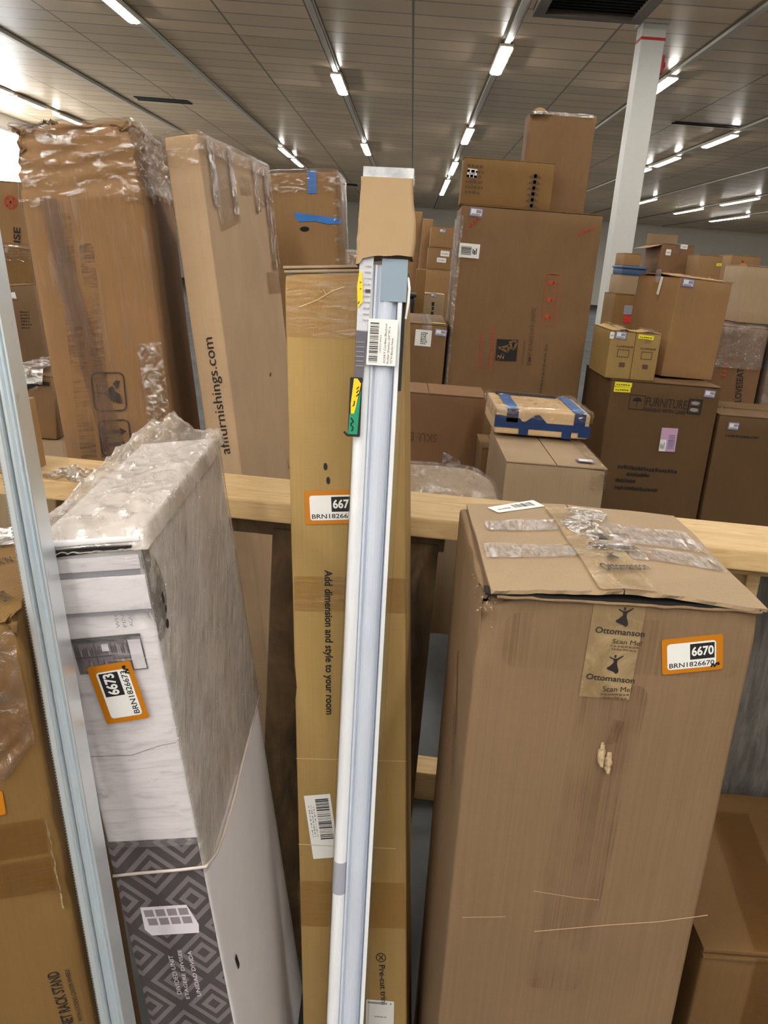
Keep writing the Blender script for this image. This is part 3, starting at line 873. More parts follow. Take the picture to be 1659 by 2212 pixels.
def rub_mat(name, c, strength, sc=(260, 1, 3), edge=0.0):
    m, nt, out = new_mat(name)
    tr = node(nt, 'ShaderNodeBsdfTransparent'); df = node(nt, 'ShaderNodeBsdfDiffuse'); df.inputs[0].default_value = c
    a = noise_tex(nt, sc, 1.0, 2.0); b = noise_tex(nt, (14, 14, 9), 1.0, 4.0)
    f = math_node(nt, 'MULTIPLY', ramp(nt, a, 0.40, 0.62), ramp(nt, b, 0.36, 0.62, 0, strength))
    mx = nt.nodes.new('ShaderNodeMixShader')
    nt.links.new(f, mx.inputs[0]); nt.links.new(tr.outputs[0], mx.inputs[1]); nt.links.new(df.outputs[0], mx.inputs[2]); nt.links.new(mx.outputs[0], out.inputs[0])
    return m
def brn_sticker(key, mark, parent, num, code, scrawl=True, eps=0.0012):
    s = Sheet(key, mark, eps=eps)
    w, h = s.w, s.h
    s.rrect(0, 0, w, h, 0.003, ORANGE, 0)
    s.rrect(0.085 * w, 0.12 * h, 0.80 * w, 0.73 * h, 0.004, PAPER, 1)
    s.rect(0.46 * w, 0.36 * h, 0.40 * w, 0.44 * h, INK, 2)
    wn = {4: 0.36, 3: 0.28}[len(num)]
    s.text(num, 0.485 * w, 0.47 * h, wn * w, 0.24 * h, PAPER, 3, 0.03)
    s.text(code, 0.115 * w, 0.17 * h, (0.74 if len(code) > 8 else 0.62) * w, 0.13 * h, INK, 2, 0.012)
    if scrawl:
        s.line([(0.80 * w, 0.10 * h), (0.83 * w, 0.20 * h), (0.86 * w, 0.10 * h), (0.89 * w, 0.21 * h), (0.93 * w, 0.14 * h), (0.92 * w, 0.22 * h)], 0.0022, INK, 3)
    return s.done('orange_sticker', parent, 'white sticker with an orange border reading ' + code)

bx, by, bz, _, _, _, bw, bd, bh = BOX['otto']
otto = root_of('shipping_carton', 'otto', 'large rosy brown carton with printed dancer tape and crushed top corner, sticker 6670', 'cardboard box')
crush = [((-bw / 2, -bd / 2, bh), 0.10, 0.02), ((-bw / 2, -0.02, bh), 0.06, 0.008), ((bw / 2, -bd / 2, bh), 0.05, 0.008)]
mesh_obj('carton_body', rounded_box(bw, bd, bh - 0.005, 0.007, 0.012, dents(0.002, 6, 1, crush)), K_OTTO, otto, smooth=True)
for s in (-1, 1):
    bm = bmesh.new()
    n = 26
    a, b = (-bw / 2 + 0.012, -0.001) if s < 0 else (0.001, bw / 2 + 0.004)
    def fz(u, v, zz):
        x = a + (b - a) * u
        y = -bd / 2 - 0.004 + (bd + 0.004) * v
        out_ = abs(x) / (bw / 2)
        z = bh - 0.003 + 0.005 * zz + 0.009 * (1 - out_) + 0.004 * nz((x, y, 0), 9, 4) + 0.004 * (1 - v) * (1 - out_)
        y += 0.004 * nz((x * 2, 0, zz), 22, 8) * (1 if v < 0.02 else 0)
        return (x, y, z)
    for zz in (0, 1):
        grid_sheet(bm, lambda u, v: fz(u, v, zz), n, n)
    bm.verts.ensure_lookup_table()
    m = (n + 1) ** 2
    rim = [i * (n + 1) for i in range(n + 1)] + [n * (n + 1) + j for j in range(1, n + 1)] + [i * (n + 1) + n for i in range(n - 1, -1, -1)] + list(range(n - 1, 0, -1))
    for i in range(len(rim)):
        p, q = rim[i], rim[(i + 1) % len(rim)]
        bm.faces.new((bm.verts[p], bm.verts[q], bm.verts[m + q], bm.verts[m + p]))
    bmesh.ops.recalc_face_normals(bm, faces=bm.faces[:])
    mesh_obj('flap', bm, K_PALE, otto)
def top_z(x, y):
    out_ = min(1, abs(x) / (bw / 2))
    v = (y + bd / 2) / bd
    return bh + 0.002 + 0.009 * (1 - out_) + 0.004 * nz((x, y, 0), 9, 4) + 0.004 * (1 - v) * (1 - out_)
def top_tape(name, x0, x1, y0, y1, mat, ripple, lift=0.0012, skew=0.0):
    return crumple(name, mat, otto, lambda u, v: (x0 + (x1 - x0) * u + skew * v, y0 + (y1 - y0) * v, top_z(x0 + (x1 - x0) * u, y0 + (y1 - y0) * v) + lift + ripple * (0.5 + 0.5 * nz((u, v, 0), 5, x0 * 30))), 30, 16)
top_tape('packing_tape', -bw / 2 + 0.018, 0.0, -0.075, -0.02, TAPE, 0.0022)
top_tape('packing_tape', 0.02, bw / 2 - 0.002, -0.07, -0.012, TAPE, 0.0016)
top_tape('packing_tape', -bw / 2 + 0.03, bw / 2 - 0.01, 0.035, 0.085, TAPE, 0.0022)
top_tape('packing_tape', -0.005, bw / 2 - 0.002, 0.0, 0.045, TAPE, 0.002)
crumple('plastic_wrap', SHEEN, otto, lambda u, v: (-0.02 + 0.06 * u + 0.012 * math.sin(v * 9), -0.05 + 0.2 * v, top_z(0, -0.05 + 0.2 * v) + 0.003 + 0.006 * abs(nz((u * 2.0, v * 3.0, 0), 3.1, 5)) * math.sin(math.pi * u)), 20, 30)
# printed tape: on the lid and down the front
PRINT_TAPE = film('printed_tape_film', (0.92, 0.85, 0.74, 1), milk=0.62, milk_c=srgb(178, 154, 114), gloss=0.08, rough=0.25, s=30, bump=0.4)
tl = top_tape('printed_tape', -0.030, 0.040, -bd / 2 - 0.006, bd / 2 - 0.03, PRINT_TAPE, 0.001, 0.003, -0.01)
s = Sheet('otto', 'otto_tape', eps=0.0009)
s.rect(0, 0, s.w, s.h, PRINT_TAPE, 0)
tf = s.done('printed_tape', otto)
DANCER = [[(0.44, 0.84), (0.52, 0.84), (0.55, 0.90), (0.54, 0.97), (0.48, 1.0), (0.42, 0.96), (0.41, 0.89)],
          [(0.10, 0.86), (0.14, 0.90), (0.40, 0.80), (0.58, 0.80), (0.96, 0.98), (0.99, 0.93), (0.66, 0.72), (0.62, 0.58), (0.44, 0.58), (0.38, 0.74)],
          [(0.44, 0.60), (0.63, 0.60), (0.66, 0.48), (0.78, 0.22), (0.80, 0.10), (0.66, 0.0), (0.50, 0.10), (0.30, 0.16), (0.08, 0.22), (0.02, 0.30), (0.20, 0.40)]]
SOFTINK = plain('tape_ink', srgb(38, 30, 30), 0.6, var=0.2)
def dancer(mark, parent):
    s = Sheet('otto', mark, eps=0.0016)
    for pl in DANCER:
        s.poly([(p[0] * s.w, p[1] * s.h) for p in pl], SOFTINK, 0)
    s.done('dancer_emblem', parent)
dancer('otto_e1', tf); dancer('otto_e2', tf)
for mk in ('otto_t1', 'otto_t2'):
    s = Sheet('otto', mk, eps=0.0016); s.text('Ottomanson', 0, 0, s.w, s.h, SOFTINK, 0, 0.012)
    s.done('printed_lettering', tf)
for mk in ('otto_s1', 'otto_s2'):
    s = Sheet('otto', mk, eps=0.0016); s.text('Scan Me!', 0, 0, s.w, s.h, SOFTINK, 0)
    s.dashes(-s.w * 0.04, -s.h * 0.75, s.w, s.h * 0.4, FADED, 0, 3, 8); s.dashes(s.w * 0.02, -s.h * 1.4, s.w * 0.9, s.h * 0.35, FADED, 0, 4, 8)
    s.done('printed_lettering', tf)
for mk in ('otto_tt1', 'otto_tt2'):
    s = Sheet('otto', mk, eps=0.002)
    s.bend = lambda q: Vector((q.x, q.y, top_z(q.x, q.y) + 0.0065))
    s.text('Ottomanson', 0, 0, s.w, s.h, SOFTINK, 0, 0.012)
    for pl in DANCER:
        s.poly([(s.w * 0.36 + p[0] * 0.02, s.h * 1.6 + p[1] * 0.024) for p in pl], SOFTINK, 0)
    s.done('printed_lettering', tl)
brn_sticker('otto', 'otto_sticker', otto, '6670', 'BRN1826670')
s = Sheet('otto', 'otto_toplabel')
s.bend = lambda q: Vector((q.x, q.y, top_z(q.x, q.y) + 0.0008 + (q.z - bh)))
s.rrect(0, 0, s.w, s.h, 0.003, PAPER, 0)
s.bars(s.w * 0.45, s.h * 0.3, s.w * 0.42, s.h * 0.5, INK, 1, 16, 5); s.dashes(s.w * 0.1, s.h * 0.35, s.w * 0.3, s.h * 0.2, PALEINK, 1, 7, 6)
s.done('shipping_label', otto, 'white barcode label lying on the lid')
# torn patch and rubbed strip on the front
mk = MARK['otto_tear']
bm = bmesh.new(); box(bm, -bw / 2 + 0.006, -bd / 2 - 0.0025, bh - 0.004, bw / 2 - 0.003, -bd / 2 + 0.02, bh - 0.0005); mesh_obj('lid_gap_shade', bm, DARK, otto)  # solid black strip standing in for the shade under the lid flaps
crumple('lid_edge', K_OTTO, otto, lambda u, v: (-bw / 2 + 0.02 + (bw - 0.022) * u, -bd / 2 - 0.002 - 0.0025 * math.sin(math.pi * v) - 0.0015 * nz((u * 9, v, 0), 2.2, 5), bh - 0.003 - 0.005 * v - 0.0015 * nz((u * 7, 0, 0), 1.7, 8)), 60, 6)
s = Sheet('otto', at=('front', mk[1] + 0.010, mk[2] + 0.040, 0.02, 0.06, -4), eps=0.0007); s.poly([(0.002, 0), (0.010, 0.0), (0.014, 0.035), (0.004, 0.037)], rub_mat('peeled_strip', srgb(110, 82, 62), 0.9, (500, 1, 3)), 0); s.line([(0.014, 0.004), (0.017, 0.036)], 0.0012, FADED, 1); s.done('peeled_strip', otto)
def tear(x0, z0, w_, h_, sd):
    rnd = random.Random(sd)
    return lambda u, v: (x0 + w_ * (u - 0.5) * (0.5 + 0.5 * math.sin(math.pi * min(1, v + 0.12))) + 0.002 * nz((u, v, sd), 6), -bd / 2 - 0.001 - 0.012 * math.sin(math.pi * u) * (1 - v) - 0.004 * nz((u * 2, v * 2, sd), 3), z0 + h_ * v + 0.004 * nz((u * 3, 0, sd), 4) * (1 - v))
crumple('torn_flake', RAW, otto, tear(mk[1] + 0.008, mk[2] + 0.012, 0.010, 0.030, 3), 8, 12)
crumple('torn_flake', RAW, otto, tear(mk[1] + 0.018, mk[2] + 0.002, 0.011, 0.026, 8), 8, 12)
RUB = rub_mat('rubbed_ribs', srgb(100, 74, 60), 0.38, (420, 1, 3))
s = Sheet('otto', at=('front', -0.058, 0.52, 0.085, 0.5, -3.0), eps=0.0006)
s.rrect(0, 0, s.w, s.h, 0.02, RUB, 0); s.done('rubbed_strip', otto)
s = Sheet('otto', at=('front', -0.14, bh - 0.10, 0.30, 0.075, 0), eps=0.0006)
s.rrect(0, 0, s.w, s.h, 0.02, rub_mat('rubbed_top_edge', srgb(104, 78, 60), 0.25, (300, 1, 2)), 0); s.done('rubbed_strip', otto)
LIGHTRUB = plain('pale_scratch', srgb(206, 172, 138), 0.8)
s = Sheet('otto', at=('front', -0.05, 0.62, 0.25, 0.08, 7.0), eps=0.0007)
s.line([(0, 0), (0.10, 0.006), (0.17, 0.008), (0.24, 0.016)], 0.0012, LIGHTRUB, 0); s.line([(-0.10, 0.03), (-0.04, 0.028)], 0.0008, LIGHTRUB, 0); s.line([(0.0, 0.07), (0.06, 0.055), (0.09, 0.05)], 0.0007, LIGHTRUB, 0)
s.done('scratch', otto)
s = Sheet('otto', at=('front', -0.105, 0.965, 0.2, 0.05, -2.0), eps=0.0007)
s = Sheet('otto', at=('left', 0.02, 0.86, 0.03, 0.12, 0), eps=0.001)
for k in range(9):
    s.rect(-0.02 + k * 0.008, 0.085 - k * 0.011, 0.006, 0.014, SOFTINK, 0); s.rect(0.0 + k * 0.007, 0.01 - k * 0.011, 0.005, 0.010, SOFTINK, 0)
s.done('faded_print', otto)
# frayed corner fibres
bm = bmesh.new()
rnd = random.Random(4)
for k in range(46):
    p = Vector((-bw / 2 + 0.002 + rnd.uniform(-0.004, 0.018), -bd / 2 + rnd.uniform(-0.006, 0.10) * (1 if k % 2 else 0.3), bh - 0.012 - rnd.uniform(0, 0.035) * (0.3 + (k % 3) / 2)))
    a = Vector((rnd.uniform(-1, 0.4), rnd.uniform(-1, 0.3), rnd.uniform(-0.6, 0.8))) * 0.006
    b = Vector((rnd.uniform(-1, 1), rnd.uniform(-1, 1), rnd.uniform(-1, 1))) * 0.0025
    bm.faces.new([bm.verts.new(q) for q in (p, p + b, p + a + b * 0.4, p + a)])
mesh_obj('frayed_edge', bm, RAW, otto)

# ------------------------------------------------------------ low carton at the lower right
bx, by, bz, _, _, _, bw, bd, bh = BOX['lrb']
lrb = root_of('wide_carton', 'lrb', 'wide low carton in the lower right corner with a green label on its taped lid', 'cardboard box')
mesh_obj('carton_body', rounded_box(bw, bd, bh - 0.02, 0.008, 0.02, dents(0.002, 6, 5, [((-bw / 2 + 0.09, -bd / 2, bh), 0.06, 0.008)])), K_LOW, lrb, smooth=True)
for nm, z0, z1, ov, y1 in (('flap', bh - 0.021, bh - 0.012, 0.004, bd / 2), ('flap', bh - 0.012, bh - 0.001, 0.001, bd / 2)):
    b2 = rounded_box(bw + 0.004, bd + ov * 2, z1 - z0, 0.003, 0.02, dents(0.0025, 14, 2 + z0))
    bmesh.ops.translate(b2, verts=b2.verts[:], vec=(0, 0, z0))
    mesh_obj(nm, b2, K_LOW, lrb, smooth=True)
s = Sheet('lrb', at=('front', -bw / 2, bh - 0.058, bw, 0.032, 0), eps=0.002); s.rect(0.15, 0, bw - 0.16, 0.030, K_TAN, 0); s.done('pale_strip', lrb)
s = Sheet('lrb', at=('front', -0.23, bh - 0.3, 0.07, 0.3, 0), eps=0.0024); s.rect(0, 0, 0.075, 0.29, AMBER, 0); s.done('packing_tape', lrb)
crumple('packing_tape', AMBER, lrb, lambda u, v: (-0.235 + 0.075 * u + 0.05 * v, -bd / 2 + 0.34 * v, bh + 0.0012 + 0.002 * nz((u, v * 5, 0), 3, 2)), 6, 24)
BLACKEDGE = INK
s = Sheet('lrb', at=('top', 0, 0, 0.1, 0.1, 0), eps=0.002)
P4 = [(-0.0588, 0.0519), (-0.010, 0.061), (0.012, -0.028), (-0.0325, -0.044)]
s.poly(P4, INK, 0)
cx_, cy_ = sum(p[0] for p in P4) / 4, sum(p[1] for p in P4) / 4
s.poly([(cx_ + (p[0] - cx_) * 0.92, cy_ + (p[1] - cy_) * 0.94) for p in P4], GREEN, 1)
s.done('green_label', lrb)

# ------------------------------------------------------------ tall narrow trim carton in the middle
bx, by, bz, _, _, _, bw, bd, bh = BOX['long']
lg = root_of('long_trim_carton', 'long', 'tall narrow olive carton behind the clear shade pack, leaning on the rack, printed in black', 'cardboard box')
mesh_obj('carton_body', rounded_box(bw, bd, bh - 0.012, 0.004, 0.02, dents(0.0012, 9, 7, [((-bw / 2, -bd / 2, 0.83), 0.02, 0.006), ((-bw / 2, -bd / 2, bh), 0.03, 0.006)])), K_OLIVE, lg, smooth=True)
for z0, ov in ((bh - 0.0118, 0.0015), (bh - 0.006, 0.0035)):
    b2 = rounded_box(bw + ov, bd + 2 * ov, 0.0056, 0.0015, 0.02, dents(0.0014, 18, z0))
    bmesh.ops.translate(b2, verts=b2.verts[:], vec=(0, 0, z0))
    mesh_obj('flap', b2, K_PALE, lg, smooth=True)
brn_sticker('long', 'long_sticker', lg, '667', 'BRN18266', False)
s = Sheet('long', 'long_text'); s.text('Add dimension and style to your room', 0, 0, s.w, s.h, INK, 0, 0.024); s.done('printed_lettering', lg)
s = Sheet('long', 'long_text2'); s.text('Pre-cut trim', 0, 0, s.w * 1.0, s.h * 0.9, INK, 0, 0.012)
s.done('printed_lettering', lg)
s = Sheet('long', 'long_icon'); s.circle(s.w / 2, s.h / 2, s.w * 0.45, 0.0014, INK, 0)
s.line([(s.w * .3, s.h * .3), (s.w * .7, s.h * .7)], 0.0015, INK, 0); s.line([(s.w * .3, s.h * .7), (s.w * .7, s.h * .3)], 0.0015, INK, 0); s.done('printed_icon', lg)
for mk in ('long_tape1', 'long_tape2', 'long_tape3'):
    s = Sheet('long', mk, eps=0.0004); s.rect(0.0005, 0, bw - 0.001, s.h, AMBER, 0); s.done('packing_tape', lg)
s = Sheet('long', 'long_label'); s.rrect(0, 0, s.w, s.h, 0.001, PAPER, 0)
s.bars(s.w * 0.40, s.h * 0.30, s.w * 0.5, s.h * 0.64, INK, 1, 30, 9, 'y')
for k in range(3):
    s.bars(s.w * (0.10 + 0.09 * k), s.h * 0.35, s.w * 0.05, s.h * 0.5, PALEINK, 1, 14, 20 + k, 'y')
s.done('barcode_label', lg)
s = Sheet('long', 'long_label2'); s.rrect(0, 0, s.w, s.h, 0.002, PAPER, 0); s.rect(s.w * .05, s.h * .88, s.w * .7, s.h * .06, GREY, 1); s.disc(s.w * .88, s.h * .91, 0.0012, INK, 1); s.dashes(s.w * .3, s.h * .45, s.w * .5, s.h * .05, PALEINK, 1, 2, 6)
s.done('barcode_label', lg)
s = Sheet('long', at=('front', 0, 0, 1, 1, 0))
for k in range(3):
    s.disc(-0.034 + 0.004 * k, 1.19 - 0.022 * k, 0.003, INK, 0, 0.006)
s.disc(-0.032, 1.120, 0.006, INK, 0, 0.013); s.done('printed_icon', lg)
TEARM = plain('tape_tear_pale', srgb(206, 178, 130), 0.7)
s = Sheet('long', at=('front', -0.07, bh - 0.062, 0.1, 0.04, 12), eps=0.0008)
s.line([(0, 0), (0.03, 0.004), (0.055, 0.012), (0.075, 0.014)], 0.0014, TEARM, 0); s.line([(0.045, 0.008), (0.042, 0.018)], 0.0008, TEARM, 0); s.done('scratch', lg)
s = Sheet('long', at=('front', -bw / 2, 0.700, bw, 0.01, 0), eps=0.0008)
s.line([(0, 0), (bw, 0.001)], 0.0009, TEARM, 0); s.line([(0, -0.155), (bw * .9, -0.156)], 0.0012, TEARM, 0); s.done('scratch', lg)

# ------------------------------------------------------------ roller shade in its clear box
bx, by, bz, _, _, _, bw, bd, bh = BOX['shade']
sh = root_of('roller_shade_pack', 'shade', 'clear box of a white roller shade with a kraft paper sleeve, upright at the centre', 'window shade')
GLOSSWHITE = plain('white_shade_plastic', srgb(244, 245, 246), 0.28, var=0.02, spec=0.5)
LAV = plain('lavender_white_valance', srgb(214, 220, 232), 0.33, var=0.02, spec=0.5)
def strip(name, pts, z0, z1, mat, parent):
    bm = bmesh.new()
    prism(bm, pts, z0, z1, 'z')
    return mesh_obj(name, bm, mat, parent)
yf = -bd / 2 + 0.004
cyl = [(-0.0225 + 0.0105 * math.cos(math.radians(a)), yf + 0.0115 + 0.0105 * math.sin(math.radians(a))) for a in range(0, 360, 15)]
strip('roller_tube', cyl, 0.004, 1.50, GLOSSWHITE, sh)
strip('valance', [(-0.0125, yf + 0.02), (-0.0125, yf + 0.006), (-0.0118, yf + 0.001), (-0.0088, yf + 0.001), (-0.0080, yf + 0.007), (-0.0068, yf + 0.0072), (-0.0055, yf + 0.0042), (-0.002, yf + 0.0016), (0.002, yf + 0.0004), (0.006, yf + 0.0), (0.010, yf + 0.0008), (0.0135, yf + 0.0026), (0.0160, yf + 0.006), (0.0172, yf + 0.0095),
                  (0.0184, yf + 0.0095), (0.019, yf + 0.003), (0.0198, yf + 0.0095), (0.0208, yf + 0.0095), (0.0215, yf + 0.001), (0.0275, yf + 0.001), (0.0275, yf + 0.03), (-0.0125, yf + 0.03)], 0.004, 1.50, LAV, sh)
strip('edge_strip', [(0.0222, yf + 0.0004), (0.0274, yf + 0.0004), (0.0274, yf + 0.0009), (0.0222, yf + 0.0009)], 0.004, 1.47, GLOSSWHITE, sh)
strip('joint_sleeve', [(-0.0225 + 0.0112 * math.cos(math.radians(a)), yf + 0.0115 + 0.0112 * math.sin(math.radians(a))) for a in range(0, 360, 15)], 0.537, 0.592, plain('silver_sleeve', srgb(170, 172, 182), 0.3), sh)
SLATE = plain('slate_plastic', srgb(150, 168, 182), 0.35, var=0.03)
strip('end_bracket', [(-0.003, yf - 0.001), (0.0325, yf - 0.001), (0.0325, yf + 0.04), (-0.003, yf + 0.04)], 1.452, 1.5085, SLATE, sh)
strip('end_cap', [(-0.030, yf), (0.030, yf), (0.030, yf + 0.042), (-0.030, yf + 0.042)], 1.585, 1.600, SLATE, sh)
DK = plain('black_shade_fabric', srgb(30, 30, 40), 0.7)
strip('rolled_fabric', [(0.0282, yf + 0.010), (0.0318, yf + 0.010), (0.0318, yf + 0.040), (0.0282, yf + 0.040)], 1.33, 1.452, DK, sh)
CLEARBOX = film('clear_box_plastic', (0.96, 0.97, 0.98, 1), gloss=0.10, rough=0.06, s=5, bump=0.25, scale=(6, 6, 0.5), lo=0.4, hi=0.7, streak=0.4)
bm = rounded_box(bw, bd, bh, 0.003, 0.03, lambda q, n: q + n * 0.001 * nz(q, 14, 2))
mesh_obj('clear_box', bm, CLEARBOX, sh, smooth=True)
# printed paper insert wrapped round the left side
INS_W = plain('insert_paper_white', srgb(222, 222, 226), 0.5, var=0.03)
INS_D = plain('insert_paper_slate', srgb(104, 100, 112), 0.5, var=0.05)
ox = -bw / 2
def insert(name, z0, z1, m, xr0, xr1):
    bm = bmesh.new()
    def f(u, v):
        z = z0 + (z1 - z0) * v
        t = u * (0.05 + 0.0)
        xr = xr0 + (xr1 - xr0) * v
        if u < 0.5:
            return (ox + 0.0012, -bd / 2 + 0.0015 + 0.04 * (1 - u * 2), z)
        return (ox + 0.0012 + (xr - ox) * (u - 0.5) * 2, -bd / 2 + 0.0015 - 0.0005, z)
    grid_sheet(bm, f, 12, 2)
    return mesh_obj(name, bm, m, sh)
insert('paper_insert', 1.410, 1.51, INS_W, -0.0195, -0.0155)
insert('paper_insert', 1.340, 1.411, INS_D, -0.0225, -0.0195)
s = Sheet('shade', at=('front', 0, 0, 1, 1, 0), eps=0.0006)
for k in range(6):
    s.rect(ox + 0.002, 1.362 + k * 0.0065, 0.011, 0.0011, PALEINK, 0)
for k in range(10):
    s.dashes(ox + 0.009, 1.424 + k * 0.008, 0.010, 0.0022, PALEINK, 0, 40 + k, 6)
s.rect(ox + 0.011, 1.462, 0.007, 0.0045, FADED, 0)
s.done('paper_print', sh)
s = Sheet('shade', at=('front', 0, 0, 1, 1, 0), eps=0.0018)
s.poly([(ox + 0.0015, 1.441), (ox + 0.008, 1.449), (ox + 0.0075, 1.470), (ox + 0.005, 1.488), (ox + 0.002, 1.492), (ox - 0.0005, 1.47)], YELLOW, 0)
s.line([(ox + 0.003, 1.474), (ox + 0.005, 1.476)], 0.0012, INK, 1); s.line([(ox + 0.0035, 1.466), (ox + 0.0055, 1.467)], 0.0012, INK, 1); s.line([(ox + 0.002, 1.446), (ox + 0.0035, 1.450)], 0.0012, INK, 1)
s.done('yellow_sticker', sh)
s = Sheet('shade', at=('front', 0, 0, 1, 1, 0), eps=0.0024)
s.rrect(ox - 0.0045, 1.2635, 0.0175, 0.083, 0.002, INK, 0)
s.poly([(ox - 0.004, 1.267), (ox + 0.009, 1.267), (ox + 0.0115, 1.33), (ox + 0.004, 1.30), (ox - 0.003, 1.295)], GREEN, 1)
s.poly([(ox - 0.0015, 1.296), (ox + 0.003, 1.296), (ox + 0.0055, 1.306), (ox + 0.0112, 1.338), (ox + 0.006, 1.345), (ox + 0.001, 1.345), (ox - 0.002, 1.31)], YELLOW, 2)
s.line([(ox + 0.001, 1.306), (ox + 0.003, 1.309), (ox + 0.003, 1.314)], 0.0016, INK, 3)
for k in range(3):
    s.line([(ox + 0.0052, 1.320 + k * 0.005), (ox + 0.0085, 1.324 + k * 0.005)], 0.0016, INK, 3)
s.line([(ox - 0.001, 1.290), (ox + 0.003, 1.285), (ox - 0.001, 1.281), (ox + 0.003, 1.276), (ox + 0.001, 1.271)], 0.002, INK, 3)
s.line([(ox - 0.010, 1.270), (ox - 0.004, 1.264)], 0.003, INK, 0)
s.done('green_and_yellow_label', sh)
s = Sheet('shade', 'sh_label', eps=0.0024); s.rrect(0, 0, s.w, s.h, 0.002, PAPER, 0)
s.bars(s.w * 0.06, s.h * 0.63, s.w * 0.88, s.h * 0.30, INK, 1, 34, 6)
s.text('1003214322', s.w * 0.28, s.h * 0.53, s.w * 0.38, s.h * 0.05, INK, 1)
s.text('AOSKY Cordless Blackout', s.w * 0.05, s.h * 0.36, s.w * 0.86, s.h * 0.07, INK, 1)
s.text('Roller Shades (60"W x', s.w * 0.05, s.h * 0.24, s.w * 0.80, s.h * 0.07, INK, 1)
s.text('72"H Black)-New', s.w * 0.05, s.h * 0.12, s.w * 0.56, s.h * 0.07, INK, 1)
s.done('barcode_label', sh, 'white barcode label for the shade')
# kraft paper sleeve near the top
SLEEVE = plain('kraft_paper', srgb(168, 140, 102), 0.65, var=0.06, bump=0.3, bs=30, scale=(1, 1, 0.5))
bm = bmesh.new()
def sleeve(u, v):
    per = u * 4
    e = 0.0015 + 0.002 * (1 - v) + 0.001 * nz((u * 6, v * 4, 0), 1.3)
    w2, d2 = bw / 2 + e, bd / 2 + e
    c_ = [(-w2, -d2), (w2, -d2), (w2, d2), (-w2, d2), (-w2, -d2)]
    i = min(3, int(per)); t = per - i
    rx = 0.0
    x = c_[i][0] + (c_[i + 1][0] - c_[i][0]) * t
    y = c_[i][1] + (c_[i + 1][1] - c_[i][1]) * t
    low = 1.505 + 0.006 * math.sin(min(1, max(0, (x + w2) / (2 * w2))) * 3.0) - (0.006 if x < -w2 * 0.8 else 0) + 0.006 * max(0, x / w2) + 0.001 * nz((x * 60, y * 60, 0), 1)
    if x > w2 * 0.5:
        x += 0.003 * math.sin(v * 5)
    return (x, y, low + (1.6125 - low) * v)
grid_sheet(bm, sleeve, 64, 14)
bmesh.ops.remove_doubles(bm, verts=bm.verts[:], dist=0.0002)
mesh_obj('paper_sleeve', bm, SLEEVE, sh, smooth=True)
bm = bmesh.new(); box(bm, -bw / 2 + 0.001, -bd / 2 - 0.0006, bh - 0.014, bw / 2 - 0.001, bd / 2 - 0.001, bh - 0.0005)
mesh_obj('clear_end_plug', bm, film('frosted_plug', (0.9, 0.91, 0.92, 1), milk=0.75, milk_c=srgb(232, 236, 238), gloss=0.1, s=30), sh)
bm = bmesh.new(); rod(bm, [(0.034, -0.02, 1.485), (0.0365, -0.024, 1.47), (0.036, -0.024, 1.45), (0.0335, -0.02, 1.43)], 0.0017, 6); mesh_obj('hanging_tab', bm, GLOSSWHITE, sh)

# ------------------------------------------------------------ white carton in plastic wrap
bx, by, bz, _, _, _, bw, bd, bh = BOX['white']
wh = root_of('wrapped_shelf_carton', 'white', 'white shelving carton wrapped in plastic film with a grey diamond pattern lower down', 'cardboard box')
CARD_W = plain('white_carton_card', srgb(236, 232, 234), 0.5, var=0.03, bump=0.2, bs=20)
def white_def(q, n):
    q2 = dents(0.0016, 7, 3, [((bw / 2, -bd / 2, bh - 0.02), 0.05, 0.012), ((bw / 2, -bd / 2, bh - 0.10), 0.04, 0.010)])(q, n)
    if n.y < -0.6:
        for z0, dep in ((bh - 0.035, 0.006), (bh - 0.105, 0.005)):
            q2.y += dep * math.exp(-((q.z - z0) / 0.006) ** 2)
    return q2
mesh_obj('carton_body', rounded_box(bw, bd, bh, 0.006, 0.012, white_def), CARD_W, wh, smooth=True)
def diamonds():
    m, nt, out = new_mat('grey_diamond_print')
    p = node(nt, 'ShaderNodeBsdfPrincipled', i_Roughness=0.5)
    tc = nt.nodes.new('ShaderNodeTexCoord'); sp = nt.nodes.new('ShaderNodeSeparateXYZ')
    nt.links.new(tc.outputs['Object'], sp.inputs[0])
    gx = math_node(nt, 'DIVIDE', math_node(nt, 'ADD', sp.outputs[0], 0.0555 + 0.093 * 3), 0.093)
    gz = math_node(nt, 'DIVIDE', math_node(nt, 'ADD', sp.outputs[2], -0.669 + 0.097 * 9), 0.097)
    def cell(v):
        return math_node(nt, 'ABSOLUTE', math_node(nt, 'SUBTRACT', math_node(nt, 'FRACT', math_node(nt, 'ADD', v, 0.5)), 0.5))
    d = math_node(nt, 'MAXIMUM', cell(math_node(nt, 'ADD', gx, gz)), cell(math_node(nt, 'SUBTRACT', gx, gz)))
    rings = math_node(nt, 'GREATER_THAN', math_node(nt, 'FRACT', math_node(nt, 'MULTIPLY', d, 4.9)), 0.5)
    col = mixc(nt, rings, srgb(80, 73, 75), srgb(122, 114, 116))
    nt.links.new(col, p.inputs['Base Color'])
    nt.links.new(p.outputs[0], out.inputs[0])
    return m
bm = bmesh.new(); box(bm, -bw / 2 + 0.001, -bd / 2 - 0.0005, 0.005, bw / 2 - 0.003, -bd / 2 + 0.001, 0.770)
pp = mesh_obj('patterned_panel', bm, diamonds(), wh); pp['label'] = 'grey panel of nested diamonds'
s = Sheet('white', 'white_unit', eps=0.0012)
w_, h_ = s.w, s.h
GW = plain('print_white', srgb(228, 222, 228), 0.5); GG = plain('print_grey', srgb(150, 140, 148), 0.5)
